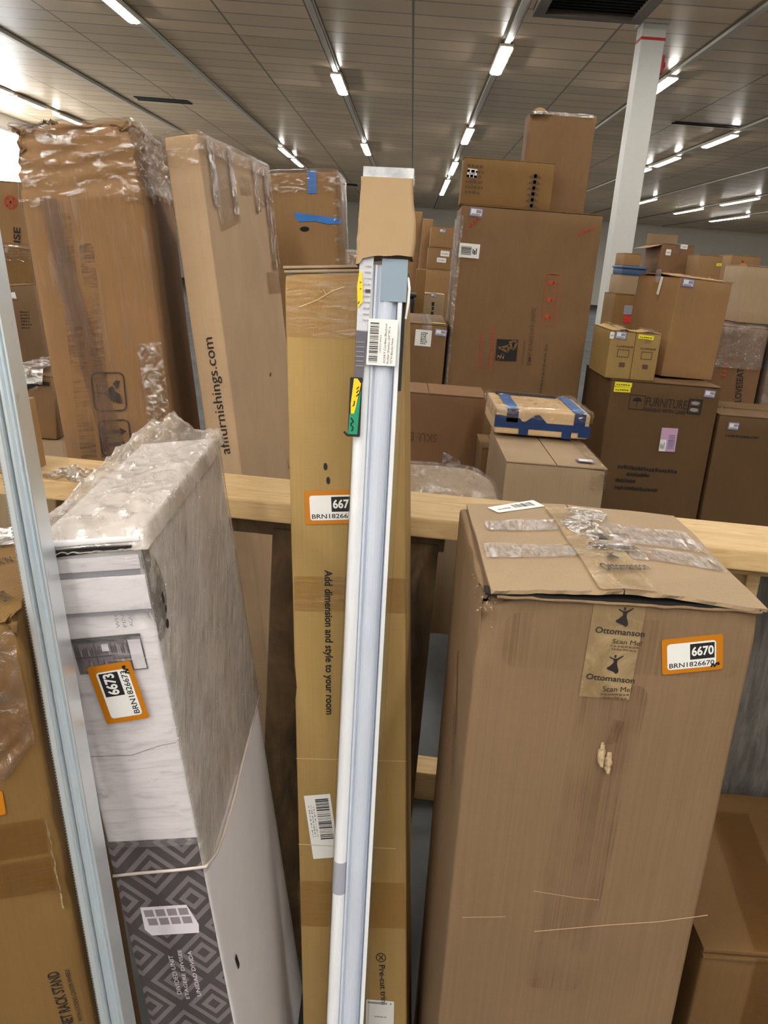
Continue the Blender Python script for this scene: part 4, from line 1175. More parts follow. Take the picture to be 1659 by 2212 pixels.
s.poly([(0, 0.22 * h_), (0.02 * w_, h_), (0.86 * w_, h_), (w_, 0.30 * h_), (0.97 * w_, 0), (0.1 * w_, 0)], GW, 0)
for r in range(2):
    for k in range(4):
        x0 = (0.07 + 0.21 * k + 0.03 * (1 - r)) * w_
        s.poly([(x0, (0.36 + 0.30 * r) * h_), (x0 + 0.17 * w_, (0.36 + 0.30 * r) * h_), (x0 + 0.16 * w_, (0.60 + 0.30 * r) * h_), (x0 - 0.01 * w_, (0.60 + 0.30 * r) * h_)], GG, 1)
s.done('printed_picture', pp)
for mk, t in (('white_d1', 'DIVIDED UNIT'), ('white_d2', 'ETAGERE DIVISEE'), ('white_d3', 'UNIDAD DIVIDA')):
    s = Sheet('white', mk, eps=0.0012); s.text(t, 0, 0, s.w, s.h * 0.9, GW, 0, 0.004); s.done('printed_lettering', pp)
s = Sheet('white', 'white_pic'); w_, h_ = s.w, s.h
PD = plain('print_dark_plum', srgb(66, 58, 64), 0.5, var=0.3); PM = plain('print_mid', srgb(110, 98, 104), 0.5, var=0.4)
s.rect(0, 0, w_, h_, PD, 0); s.rect(0, 0.88 * h_, w_, 0.12 * h_, INK, 1)
s.rect(0.80 * w_, 0.03 * h_, 0.18 * w_, 0.82 * h_, GW, 1)
for r in range(2):
    for k in range(3):
        s.rect((0.08 + 0.24 * k) * w_, (0.08 + 0.40 * r) * h_, 0.215 * w_, 0.36 * h_, PM, 1)
        rr = random.Random(r * 3 + k)
        for q in range(7):
            s.rect((0.09 + 0.24 * k + 0.028 * q) * w_, (0.10 + 0.40 * r) * h_, 0.018 * w_, rr.uniform(0.12, 0.3) * h_, rr.choice((PD, GG, FADED, PD)), 2)
s.rect(0.41 * w_, 0.60 * h_, 0.10 * w_, 0.2 * h_, GW, 3)
s.done('printed_picture', wh)
s = Sheet('white', 'white_txt')
for k, t in enumerate(('WHITE FINISH', 'FINI BLANC', 'ACABADO BLANCO')):
    s.text(t, 0, s.h * (0.74 - 0.36 * k), s.w * 0.9, s.h * 0.2, PALEINK, 0)
s.done('printed_lettering', wh)
brn_sticker('white', 'white_sticker', wh, '6673', 'BRN1826673', True, 0.0075)
s = Sheet('white', at=('right', -0.158, 0.475, 0.012, 0.032, 12)); s.rrect(0, 0, 0.009, 0.03, 0.004, DARK, 0); s.done('hand_slot', wh)
s = Sheet('white', at=('front', -bw / 2, 0.905, bw, 0.01, 3)); s.line([(0.004, 0.0), (0.06, -0.004), (0.10, 0.006), (bw - 0.004, 0.008)], 0.0011, plain('crease_grey', srgb(150, 144, 146), 0.8), 0); s.done('crease', wh)
# solid black strip painting the shade in the slit under the lid
bm = bmesh.new(); prism(bm, [(-bw / 2 - 0.001, bh - 0.019), (bw / 2 - 0.010, bh - 0.012), (bw / 2 - 0.010, bh - 0.0095), (0.0, bh - 0.0085), (-bw / 2 - 0.001, bh - 0.010)], -bd / 2 - 0.0055, -bd / 2 + 0.01, 'y'); mesh_obj('lid_gap_shade', bm, DARK, wh)
bm = rounded_box(bw + 0.004, bd + 0.006, 0.010, 0.004, 0.015, dents(0.003, 12, 4)); bmesh.ops.translate(bm, verts=bm.verts[:], vec=(0, 0, bh - 0.008)); mesh_obj('lid', bm, CARD_W, wh, smooth=True)
# folded flap ends across the top of the front, and the torn corner showing dark inside
def front_flap(name, z0, z1, x1, th):
    b2 = rounded_box(x1 + bw / 2, th, z1 - z0, 0.0016, 0.012, dents(0.0012, 22, z0))
    bmesh.ops.translate(b2, verts=b2.verts[:], vec=((x1 - bw / 2) / 2, -bd / 2 - th / 2 + 0.0008, z0))
    mesh_obj(name, b2, CARD_W, wh, smooth=True)
front_flap('flap', bh - 0.040, bh - 0.021, bw / 2 - 0.004, 0.0036)
front_flap('flap', bh - 0.092, bh - 0.047, bw / 2 - 0.001, 0.0036)
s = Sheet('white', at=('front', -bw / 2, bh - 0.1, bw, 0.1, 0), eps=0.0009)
s.rect(0.002, 0.0535, bw - 0.008, 0.006, GREY, 0); s.rect(0.002, 0.0035, bw - 0.006, 0.0045, GREY, 0); s.done('painted_fold_shade', wh)  # flat grey strips paint the shade in the grooves between flaps
TORN = film('torn_corner_film', (0.72, 0.70, 0.66, 1), milk=0.5, milk_c=srgb(120, 114, 104), gloss=0.5, rough=0.12, s=50, bump=1.0, lo=0.5, hi=0.7, streak=0.95)
crumple('torn_corner', TORN, wh, lambda u, v: (bw / 2 - 0.003 + (0.002 + 0.016 * math.sin(math.pi * min(1, v + 0.1))) * u * 0.3 + 0.004, -bd / 2 - 0.003 + (0.012 + 0.026 * math.sin(math.pi * v) ** 0.6) * u, bh - 0.135 + 0.12 * v + 0.004 * nz((u * 3, v * 6, 0), 2)), 10, 24)
s = Sheet('white', at=('right', -bd / 2, bh - 0.13, 0.03, 0.12, 0), eps=0.0095)
for q in ((0.012, 0.045, 0.004, 0.008), (0.014, 0.030, 0.003, 0.005), (0.010, 0.012, 0.006, 0.006)):
    s.disc(q[0], q[1], q[2], DARK, 0, q[3])
s.done('torn_hole', wh)
# film: right side and front, thicker on the lid and bunched into peaks at the back
zc = lambda y: 0.62 + 0.25 * (y + bd / 2) / bd
wrap('white', wh, WRAPD, lambda x, y, z: (x > bw / 2 - 0.001) and z > 0.715 - 0.09 * max(0, min(1, (y + 0.21) / 0.1)) * 0 - 0.0 and z > 0.70 + 0.0 * y, 0.003, 0.003, 9, 0.016, 0.01, o=2, stretch=(1, 2.2, 0.7), base=white_def)
WRAPF = film('stretch_film_front', (0.96, 0.95, 0.95, 1), milk=0.12, milk_c=srgb(214, 210, 212), gloss=0.16, rough=0.10, s=30, bump=1.0, scale=(0.5, 1, 3.2), lo=0.5, hi=0.72, streak=1.0)
wrap('white', wh, WRAPF, lambda x, y, z: y < -bd / 2 + 0.004 and z > 0.77 and z < bh - 0.012, 0.003, 0.003, 14, 0.018, 0.01, o=6, stretch=(0.4, 1, 2.2))
LIDF = film('stretch_film_lid', (0.95, 0.94, 0.92, 1), milk=0.42, milk_c=srgb(210, 200, 188), gloss=0.26, rough=0.10, s=24, bump=1.0, scale=(1, 1, 1), lo=0.45, hi=0.7, streak=0.95)
def tent(u, v):
    x = -bw / 2 - 0.012 + (bw + 0.022) * u
    y = -bd / 2 - 0.008 + (bd + 0.012) * v
    side = min(1, min(u, 1 - u) * 9) * min(1, (min(v, 1 - v)) * 12)
    z = bh + 0.004 + 0.010 * side
    z += 0.012 * abs(nz((u * 2, v * 4, 0), 2.2, 6)) * side + 0.005 * abs(nz((u * 5, v * 8, 0), 2.2, 9))
    for uu, vv, a, su, sv in ((0.58, 0.93, 0.036, 0.14, 0.16), (0.92, 0.95, 0.012, 0.14, 0.12), (0.35, 0.86, 0.026, 0.16, 0.2), (0.22, 0.6, 0.012, 0.2, 0.3)):
        z += a * math.exp(-((u - uu) / su) ** 2 - ((v - vv) / sv) ** 2) * (0.8 + 0.5 * nz((u * 9, v * 3, 0), 1.5, 3))
    if v < 0.02 or u < 0.02 or u > 0.98:
        z -= 0.018
    return (x, y, z)
crumple('plastic_wrap', LIDF, wh, tent, 44, 70)
bm = bmesh.new(); rod(bm, [(-bw / 2, -bd / 2 - 0.003, 0.716), (-0.02, -bd / 2 - 0.004, 0.720), (0.03, -bd / 2 - 0.004, 0.722), (bw / 2 + 0.002, -bd / 2 - 0.003, 0.724), (bw / 2 + 0.005, -0.17, 0.706), (bw / 2 + 0.005, -0.13, 0.700), (bw / 2 + 0.005, -0.04, 0.70), (bw / 2 + 0.005, 0.05, 0.71), (bw / 2 + 0.005, bd / 2, 0.72)], 0.0022, 7)
mesh_obj('film_edge', bm, plain('rolled_film_edge', srgb(208, 196, 186), 0.35), wh, smooth=True)

# ------------------------------------------------------------ galvanised rails
bx, by, bz, _, _, _, bw, bd, bh = BOX['rails']
rl = root_of('metal_rails', 'rails', 'pair of shiny galvanised steel rails leaning in front of the white wrapped carton', 'metal rails')
def galv(name, c, knurl=False):
    m, nt, out = new_mat(name)
    p = node(nt, 'ShaderNodeBsdfPrincipled', i_Roughness=0.30, i_Metallic=0.75)
    a = noise_tex(nt, (1, 1, 0.5), 70.0, 3.0); b = noise_tex(nt, (0.2, 0.2, 1.0), 7.0, 4.0)
    col = mixc(nt, ramp(nt, b, 0.3, 0.7), c, (c[0] * 0.82, c[1] * 0.86, c[2] * 0.9, 1))
    col = mixc(nt, ramp(nt, a, 0.66, 0.78, 0, 0.3), col, srgb(160, 152, 138))
    nt.links.new(col, p.inputs['Base Color'])
    nt.links.new(ramp(nt, b, 0.3, 0.7, 0.26, 0.42), p.inputs['Roughness'])
    nt.links.new(p.outputs[0], out.inputs[0])
    return m
GA = galv('galvanised_steel', srgb(236, 241, 243))
GB = galv('galvanised_steel_dull', srgb(176, 184, 190))
strip('flat_rail', [(-0.0155, 0.015), (-0.0155, -0.010), (-0.0135, -0.0145), (-0.012, -0.015), (-0.0072, -0.015), (-0.0055, -0.0125), (-0.0048, -0.006), (-0.0048, 0.015)], 0.0, bh, GA, rl)
strip('ribbed_rail', [(-0.0030, 0.015), (-0.0030, -0.006), (-0.0016, -0.0115), (0.0004, -0.014), (0.0022, -0.0125), (0.0036, -0.0075), (0.0052, -0.0065), (0.0062, -0.011), (0.0072, -0.0125), (0.0082, -0.011), (0.0092, -0.0065), (0.0106, -0.0065), (0.0116, -0.0125), (0.0128, -0.0148), (0.0148, -0.015), (0.0155, -0.0142), (0.0155, 0.015)], 0.0, bh, GA, rl)
bm = bmesh.new()
for k in range(300):
    z = 0.55 + k * 0.0035
    box(bm, -0.0160, -0.0125, z, -0.0152, -0.0035, z + 0.0016)
mesh_obj('serrated_edge', bm, GB, rl)

# ------------------------------------------------------------ left carton
bx, by, bz, _, _, _, bw, bd, bh = BOX['left']
lf = root_of('rack_stand_carton', 'left', 'tan carton in the lower left corner with a crushed taped corner, reading NET RACK STAND', 'cardboard box')
mesh_obj('carton_body', rounded_box(bw, bd, bh, 0.008, 0.014, dents(0.002, 6, 8, [((bw / 2, -bd / 2, bh), 0.07, 0.03), ((bw / 2, -bd / 2, 0.84), 0.05, 0.008), ((bw / 2, -bd / 2, 0.72), 0.04, 0.008)])), K_LEFT, lf, smooth=True)
s = Sheet('left', 'left_t1'); s.text('CABINET RACK STAND', 0, 0, s.w, s.h, INK, 0, 0.02); s.done('printed_lettering', lf)
s = Sheet('left', 'left_t2'); s.text('WITH LOCKING CASTER WHEELS', 0, 0, s.w, s.h, INK, 0, 0.006); s.done('printed_lettering', lf)
s = Sheet('left', 'left_sticker', eps=0.0012); s.rrect(0, 0, s.w, s.h, 0.003, ORANGE, 0); s.rrect(0.1 * s.w, 0.14 * s.h, 0.8 * s.w, 0.68 * s.h, 0.004, PAPER, 1); s.done('orange_sticker', lf)
for mk, t in (('left_top1', 'RW.'), ('left_top2', "K'N"), ('left_top3', 'TLINT')):
    s = Sheet('left', mk, eps=0.0012); s.text(t, 0, 0, s.w, s.h, INK, 0, 0.004); s.done('printed_lettering', lf)
for z0 in (0.79, 0.735):
    s = Sheet('left', at=('front', -bw / 2, z0, bw, 0.05, -1), eps=0.0008); s.rect(0, 0, bw * 0.96, 0.05, AMBER, 0); s.done('packing_tape', lf)
FILMB = film('brown_film', (0.80, 0.70, 0.58, 1), milk=0.25, milk_c=srgb(170, 140, 108), gloss=0.22, rough=0.12, s=26, bump=1.0, lo=0.45, hi=0.7, streak=0.95)
crumple('plastic_wrap', FILMB, lf, lambda u, v: (bw / 2 - 0.18 + 0.174 * u, -bd / 2 - 0.004 - 0.010 * abs(nz((u * 4, v * 4, 0), 1.7, 3)), bh - 0.012 - (0.16 + 0.05 * nz((u * 3, 0, 0), 1.5)) * v), 24, 28)
crumple('plastic_wrap', SHEEN, lf, lambda u, v: (bw / 2 - 0.20 + 0.16 * u, bd / 2 - 0.02 - 0.07 * v, bh + 0.006 + 0.03 * abs(nz((u * 3, v * 3, 0), 1.7, 6)) * math.sin(math.pi * v)), 18, 14)
crumple('torn_flake', RAW, lf, lambda u, v: (bw / 2 - 0.012 + 0.003 * nz((u, v * 5, 0), 2), -bd / 2 - 0.003 + 0.003 * u, 0.70 + 0.13 * v + 0.004 * nz((0, v * 8, 0), 2)), 4, 30)
cf = tag(crumple('plastic_film', SHEEN, None, lambda u, v: (-0.665 + 0.12 * u + 0.02 * v, 1.475 + 0.09 * v - 0.02 * u, 1.0665 + 0.03 * abs(nz((u * 4, v * 4, 0), 1.3, 11)) * math.sin(math.pi * min(1, max(0, u))) + 0.001), 24, 18), 'crumpled clear plastic film lying on the pine plank at left', 'plastic film')

# ------------------------------------------------------------ tall cartons behind the rack at left
bx, by, bz, _, _, _, bw, bd, bh = BOX['tall']
ta = root_of('tall_wrapped_carton', 'tall', 'tall brown carton with black glass and arrow pictograms, film over its crushed top', 'cardboard box')
def tall_def(q, n):
    base = dents(0.004, 3.2, 6, [((-bw / 2, -bd / 2, bh + 0.01), 0.11, 0.045), ((-bw / 2, 0, bh), 0.10, 0.03), ((bw / 2, -bd / 2, bh), 0.06, 0.028), ((0.02, -bd / 2, bh), 0.06, 0.014), ((bw / 2, 0, bh), 0.05, 0.014)])(q, n)
    t = max(0, (q.z - (bh - 0.13)) / 0.13)
    if t > 0:
        wv = math.sin((q.z + 0.022 * nz((q.x, q.y, 0), 7) + 0.006 * nz(q, 20)) * 190) * 0.0085 * min(1, t * 3) * (0.55 + 0.9 * abs(nz(q, 9, 4)))
        base = base - n * (wv + 0.004) * (1 if abs(n.z) < 0.7 else 0)
    return base
mesh_obj('carton_body', rounded_box(bw, bd, bh, 0.012, 0.012, tall_def), K_WARM, ta, smooth=True)
for mk in ('tall_glass', 'tall_arrows'):
    s = Sheet('tall', mk, eps=0.0015)
    w_, h_ = s.w, s.h
    k = 0.06 * w_
    R_ = 0.012
    arc = []
    for cx_, cy_, a0 in ((0.95 * w_ - R_, R_, -90), (0.95 * w_ - R_, h_ - R_, 0), (0.05 * w_ + R_, h_ - R_, 90), (0.05 * w_ + R_, R_, 180)):
        arc += [(cx_ + R_ * math.cos(math.radians(a0 + q * 22.5)), cy_ + R_ * math.sin(math.radians(a0 + q * 22.5))) for q in range(5)]
    s.line(arc + arc[:1], 0.0034, INK, 0)
    if mk == 'tall_glass':
        s.rect(0.16 * w_, 0.22 * h_, 0.035 * w_, 0.5 * h_, INK, 0)
        s.rect(0.18 * w_, 0.45 * h_, 0.26 * w_, 0.04 * h_, INK, 0)
        s.poly([(0.42 * w_, 0.42 * h_), (0.52 * w_, 0.26 * h_), (0.82 * w_, 0.18 * h_), (0.84 * w_, 0.24 * h_), (0.80 * w_, 0.44 * h_), (0.68 * w_, 0.50 * h_), (0.62 * w_, 0.66 * h_), (0.52 * w_, 0.62 * h_), (0.44 * w_, 0.52 * h_)], INK, 0)
        s.poly([(0.62 * w_, 0.72 * h_), (0.72 * w_, 0.56 * h_), (0.78 * w_, 0.62 * h_), (0.84 * w_, 0.78 * h_), (0.72 * w_, 0.80 * h_)], INK, 0)
    else:
        s.rect(0.12 * w_, 0.12 * h_, 0.07 * w_, 0.74 * h_, INK, 0)
        for yy in (0.32, 0.68):
            s.rect(0.28 * w_, (yy - 0.055) * h_, 0.38 * w_, 0.11 * h_, INK, 0)
            s.poly([(0.66 * w_, (yy - 0.11) * h_), (0.86 * w_, yy * h_), (0.66 * w_, (yy + 0.11) * h_)], INK, 0)
    s.done('printed_pictogram', ta)
s = Sheet('tall', at=('front', -0.10, 0.85, 0.05, 0.6, -3), eps=0.0008); s.rrect(0, 0.1, 0.035, 0.62, 0.01, rub_mat('rubbed_streak', srgb(84, 62, 44), 0.55, (24, 1, 300)), 0); s.rrect(0.045, 0.0, 0.03, 0.66, 0.01, rub_mat('rubbed_streak_dark', srgb(70, 54, 44), 0.55, (40, 1, 260)), 0); s.done('rubbed_strip', ta)
BAND = film('grey_film_band', (0.86, 0.82, 0.80, 1), milk=0.4, milk_c=srgb(132, 112, 100), gloss=0.12, rough=0.2, s=8, bump=0.5, scale=(12, 12, 0.8))
crumple('plastic_wrap', BAND, ta, lambda u, v: (-0.085 + 0.045 * u * (1.2 - 0.4 * v) + 0.075 * (1 - v) ** 1.3 + 0.004 * nz((v * 6, 0, 0), 2), -bd / 2 - 0.0045 - 0.0025 * nz((u * 2, v * 4, 0), 2), 0.84 + 0.76 * v), 6, 40)
crumple('plastic_wrap', SHEEN, ta, lambda u, v: (bw / 2 - 0.055 + 0.052 * u, -bd / 2 - 0.0048 - 0.004 * abs(nz((u * 3, v * 9, 0), 2)), 1.02 + 0.27 * v), 8, 40)
WRAPT = film('stretch_film_top', (0.95, 0.93, 0.90, 1), milk=0.06, milk_c=srgb(190, 170, 150), gloss=0.34, rough=0.12, s=26, bump=0.9, scale=(0.6, 0.6, 2.2), lo=0.52, hi=0.72, streak=0.98)
wrap('tall', ta, WRAPT, lambda x, y, z: z > bh - 0.15 - 0.03 * nz((x, y, 0), 14), 0.003, 0.006, 18, 0.011, 0.012, o=4, stretch=(0.5, 0.5, 1.6), base=tall_def)
crumple('torn_flap', K_DARK, ta, lambda u, v: (-bw / 2 + 0.04 + 0.07 * u, -bd / 2 + 0.02 + 0.03 * v, bh - 0.02 + 0.03 * math.sin(math.pi * u) * (0.7 + 0.5 * nz((u * 4, v * 2, 0), 2)) + 0.004 * v), 14, 6)
WRAPS = film('stretch_film_streaks', (0.93, 0.90, 0.87, 1), milk=0.06, milk_c=srgb(190, 168, 150), gloss=0.12, rough=0.16, s=5, bump=0.7, scale=(10, 10, 0.7), lo=0.5, hi=0.72, streak=0.95)
wrap('tall', ta, WRAPS, lambda x, y, z: y < -bd / 2 + 0.005 and 0.99 < z < bh - 0.14 and abs(x) < bw / 2, 0.004, 0.004, 12, 0.02, 0.01, o=9)
bx, by, bz, _, _, _, bw, bd, bh = BOX['afi']
af = root_of('flat_furniture_carton', 'afi', 'flat upright carton lettered with a furnishings web address, pale broad side facing right', 'cardboard box')
mesh_obj('carton_body', rounded_box(bw, bd, bh, 0.006, 0.018, dents(0.003, 5, 12, [((bw / 2, 0.28, 1.45), 0.04, 0.004), ((-bw / 2, -bd / 2, bh), 0.03, 0.006)])), K_AFI, af, smooth=True)
s = Sheet('afi', 'afi_text', eps=0.0012); s.text('afifurnishings.com', 0, 0, s.w, s.h * 0.98, INK, 0, 0.0); s.done('printed_lettering', af)
for k in range(4):
    s = Sheet('afi', 'afi_tape%d' % k, eps=0.001); s.rect(0, 0, s.w, s.h, CLEAR, 0); s.done('packing_tape', af)
for k, (y0, w0, z0) in enumerate(((-0.31, 0.05, bh - 0.15), (-0.13, 0.045, bh - 0.16), (0.13, 0.05, bh - 0.14), (0.27, 0.07, bh - 0.3))):
    crumple('plastic_wrap', SHEEN, af, lambda u, v: (bw / 2 + 0.003 + 0.006 * abs(nz((u * 3, v * 5, k), 1.9, 2)), y0 + w0 * u, z0 + (bh + 0.004 - z0) * v), 8, 24)
wrap('afi', af, WRAPT, lambda x, y, z: z > bh - 0.03 or (y < -bd / 2 + 0.004 and z > bh - 0.07) or (y > bd / 2 - 0.02 and x > 0 and z > bh - 0.35), 0.004, 0.005, 24, 0.016, 0.01, o=4)
s = Sheet('afi', at=('right', 0.06, 1.16, 0.02, 0.02, 0)); s.poly([(0, 0), (0.022, 0.004), (0.016, 0.012), (0.004, 0.010)], FADED, 0); s.poly([(0.10, -0.30), (0.108, -0.30), (0.100, -0.265)], FADED, 0); s.done('puncture', af)
bx, by, bz, _, _, _, bw, bd, bh = BOX['btape']
bt = root_of('taped_carton', 'btape', 'upright tan carton with blue masking tape near its top, behind the flat furnishings carton', 'cardboard box')
mesh_obj('carton_body', rounded_box(bw, bd, bh, 0.012, 0.03, dents(0.003, 6, 2)), K_TAN, bt, smooth=True)
s = Sheet('btape', 'bt_a', eps=0.002); s.rect(0, 0, s.w, s.h, BLUE, 0); s.done('blue_tape', bt)
s = Sheet('btape', 'bt_b', eps=0.002); s.poly([(0.02, 0.0), (s.w * 0.5, 0.006), (s.w * 0.7, 0.0), (s.w, 0.004), (s.w + 0.004, s.h * 0.7), (s.w * 0.6, s.h * 0.85), (0, s.h)], BLUE, 0); s.done('blue_tape', bt)
s = Sheet('btape', at=('front', 0.0, 1.575, 0.03, 0.02, 0), eps=0.0018); s.disc(0.01, 0.01, 0.016, DARK, 0, 0.008); s.done('hand_hole', bt)
wrap('btape', bt, WRAPT, lambda x, y, z: z > bh - 0.07 or x > bw / 2 - 0.01 and z > bh - 0.4, 0.005, 0.007, 20, 0.025, 0.02, o=3)

# ------------------------------------------------------------ background cartons
def small_sticker(key, mark, parent, style='purple'):
    s = Sheet(key, mark, eps=0.003)
    w_, h_ = s.w, s.h
    if style == 'purple':
        s.rect(0, 0, w_, h_, PURPLE, 0); s.rect(w_ * .1, h_ * .15, w_ * .8, h_ * .7, PAPER, 1); s.rect(w_ * .5, h_ * .42, w_ * .36, h_ * .36, GREY, 2); s.rect(w_ * .15, h_ * .2, w_ * .65, h_ * .12, GREY, 2)
        s.done('inventory_sticker', parent, 'small white sticker with a purple border')
    elif style == 'barcode':
        s.rect(0, 0, w_, h_, PAPER, 0); s.bars(w_ * .1, h_ * .2, w_ * .5, h_ * .62, INK, 1, 12, 3, 'y'); s.dashes(w_ * .66, h_ * .25, w_ * .24, h_ * .5, INK, 1, 3, 3)
        s.done('barcode_label', parent)
    elif style == 'white':
        s.rrect(0, 0, w_, h_, 0.004, PAPER, 0); s.dashes(w_ * .15, h_ * .35, w_ * .7, h_ * .25, GREY, 1, 3, 5); s.done('label', parent)
    elif style == 'lemon':
        s.rect(0, 0, w_, h_, LEMON, 0); s.dashes(w_ * .1, h_ * .3, w_ * .8, h_ * .3, FADED, 1, 3, 6); s.done('yellow_label', parent)

# big flat carton in front of the column
bx, by, bz, _, _, _, bw, bd, bh = BOX['emp']
em = carton('big_flat_carton', 'emp', 'big upright brown carton with black square logo and red pictograms left of the column', K_DULL, 0.008, 0.06, dents(0.004, 4, 3), 'x', None)
small_sticker('emp', 'emp_sticker', em); small_sticker('emp', 'emp_label', em, 'barcode')
s = Sheet('emp', 'emp_logo', eps=0.003); w_, h_ = s.w, s.h
s.rect(0, 0, w_, h_, INK, 0)
for pts in ([(0.12, 0.25), (0.12, 0.05), (0.35, 0.30), (0.35, 0.08)], [(0.10, 0.62), (0.55, 0.42), (0.62, 0.72), (0.22, 0.60)], [(0.62, 0.92), (0.74, 0.55), (0.88, 0.62), (0.94, 0.88), (0.80, 0.95), (0.70, 0.88)]):
    s.line([(p[0] * w_, p[1] * h_) for p in pts], 0.012, K_DULL, 1)
s.done('square_logo', em)
s = Sheet('emp', 'emp_text', eps=0.003); s.text('EMP-EA01107-3072', 0, 0, s.w, s.h * .8, FADED, 0, 0.02); s.done('printed_lettering', em)
s = Sheet('emp', 'emp_icons', eps=0.003); w_, h_ = s.w, s.h
s.ring(0, 0, w_, h_, 0.003, RED, 0)
for k in range(3):
    y0 = h_ * (0.06 + 0.33 * k)
    s.disc(w_ * .42, y0 + h_ * .12, w_ * .2, RED, 0, h_ * 0.05); s.rect(w_ * .55, y0 + h_ * .10, w_ * .3, h_ * .03, RED, 0); s.rect(w_ * .2, y0 + h_ * .27, w_ * .6, h_ * .008, RED, 0)
s.done('red_pictograms', em)
for mk in ('emp_red1', 'emp_red2'):
    s = Sheet('emp', mk, eps=0.003); s.dashes(0, 0, s.w, s.h * .6, RED, 0, 5, 16); s.done('faded_print', em)
for mk in ('emp_blk', 'emp_blk2'):
    s = Sheet('emp', mk, eps=0.003); s.dashes(0, 0, s.w, s.h * .5, FADED, 0, 8, 12); s.done('faded_print', em)
for x0, w0 in ((-0.33, 0.05), (0.24, 0.09)):
    s = Sheet('emp', at=('front', x0, bh - 0.14, w0, 0.08, 0), eps=0.003)
    for k in range(4):
        s.line([(k * w0 * .25, 0.02 + 0.012 * k), (k * w0 * .25 + 0.018, 0.05 + 0.010 * k), (k * w0 * .25 + 0.03, 0.03 + 0.012 * k)], 0.004, RED, 0)
    s.done('faded_print', em)
wrap('emp', em, WRAP, lambda x, y, z: x < -bw / 2 + 0.02 and z < bh - 0.05, 0.004, 0.006, 10, 0.04, 0.02, o=2)  # milky film added to mimic window light on the left edge
o = carton('short_carton', 'printed_top', 'flat tan carton lying on the big flat carton, with a column of small print', K_GOLD, 0.006, 0.05, None, 'x', CLEAR)
s = Sheet('printed_top', 'pt_print', eps=0.003)
for k in range(6):
    y0 = s.h * (0.02 + 0.165 * k); s.poly([(0, y0), (s.w, y0), (s.w * .5, y0 + s.h * .13)], FADED, 0); s.rect(s.w * .4, y0 - 0.004, s.w * .2, 0.02, FADED, 0)
s.done('faded_print', o)
s = Sheet('printed_top', 'pt_mark', eps=0.003)
for k in range(6):
    s.dashes(0, s.h * (.05 + .16 * k), s.w, s.h * .1, FADED, 0, 30 + k, 5)
s.done('faded_print', o); small_sticker('printed_top', 'pt_sticker', o, 'white')
o = carton('upright_carton', 'tall_top', 'tallest brown carton with a torn top, standing upright on the big flat carton', K_DULL, 0.008, 0.04, dents(0.004, 7, 8, [((-0.17, -0.1, 0.5), 0.12, 0.03)]), None)
crumple('packing_tape', SHEEN, o, lambda u, v: (-0.16 + 0.32 * u, -0.104 - 0.004 * nz((u * 6, v * 3, 0), 1.5), 0.488 + 0.016 * v), 24, 4)
crumple('torn_flap', K_DULL, o, lambda u, v: (-0.17 + 0.10 * u, -0.09 + 0.03 * v, 0.497 + 0.022 * math.sin(u * 3.1) * (0.4 + v)), 10, 4)
# others, far side of the rack
o = carton('labelled_carton', 'c4', 'narrow upright carton with a square white label, left of the big flat carton', K_DULL, 0.008, 0.05, None, 'y', CLEAR)
s = Sheet('c4', 'c4_label', eps=0.003); s.rect(0, 0, s.w, s.h, PAPER, 0)
for k in range(7):
    s.dashes(s.w * .35, s.h * (.12 + .11 * k), s.w * .45, s.h * .08, INK, 1, 60 + k, 4)
s.done('label', o); small_sticker('c4', 'c4_sticker', o)
s = Sheet('c4', at=('top', -0.02, -0.40, 0.09, 0.05, 0), eps=0.004); s.rect(0.05, 0, 0.07, 0.05, LEMON, 0); s.done('yellow_label', o)
o = carton('code_carton', 'sku', 'plain brown carton with its code printed upside down, right of the roller shade', K_RED, 0.008, 0.05, None, 'y', None)
s = Sheet('sku', 'sku_text', eps=0.003); s.text('SKU: BA', 0, 0, s.w, abs(s.h), FADED, 0, 0.01); s.done('printed_lettering', o)
crumple('packing_tape', SHEEN, o, lambda u, v: (0.09 + 0.09 * u, -0.164 - 0.006 * abs(nz((u * 3, v * 3, 0), 2)), 0.62 + 0.06 * v - 0.04 * u), 10, 6)
carton('small_carton', 'c8', 'small dark carton wedged between the code carton and the low carton', K_DULL, 0.006, 0.05, None, 'y', None)
bx, by, bz, _, _, _, bw, bd, bh = BOX['flatw']
o = root_of('film_topped_carton', 'flatw', 'flat carton under glossy film just behind the pine plank, right of the shade', 'cardboard box')
def slope(q, n):
    q2 = dents(0.004, 8, 2)(q, n)
    t = max(0, (q.x - 0.06) / 0.09)
    if q.z > bh - 0.2:
        q2.z -= 0.035 * t * t
    return q2
mesh_obj('carton_body', rounded_box(bw, bd, bh, 0.012, 0.02, slope), K_PALE, o, smooth=True)
FLATF = film('stretch_film_flat', (0.97, 0.95, 0.93, 1), milk=0.05, gloss=0.34, rough=0.08, s=26, bump=1.0, scale=(2.5, 0.6, 1), lo=0.45, hi=0.68, streak=0.95)
b2 = rounded_box(bw + 0.01, bd + 0.01, bh + 0.004, 0.014, 0.012, lambda q, n: slope(q, n) + n * (0.004 + 0.006 * abs(nz((q.x * 2.5, q.y * 0.5, q.z), 16, 3))), lambda x, y, z: z > bh - 0.08)
mesh_obj('plastic_wrap', b2, FLATF, o, smooth=True)
s = Sheet('flatw', at=('top', bw / 2 - 0.035, -0.06, 0.03, 0.08, 0), eps=0.002); s.bend = lambda q: Vector((q.x, q.y, q.z - 0.030)); s.rect(0, 0, 0.02, 0.07, LEMON, 0); s.done('yellow_label', o)
bx, by, bz, _, _, _, bw, bd, bh = BOX['c10']
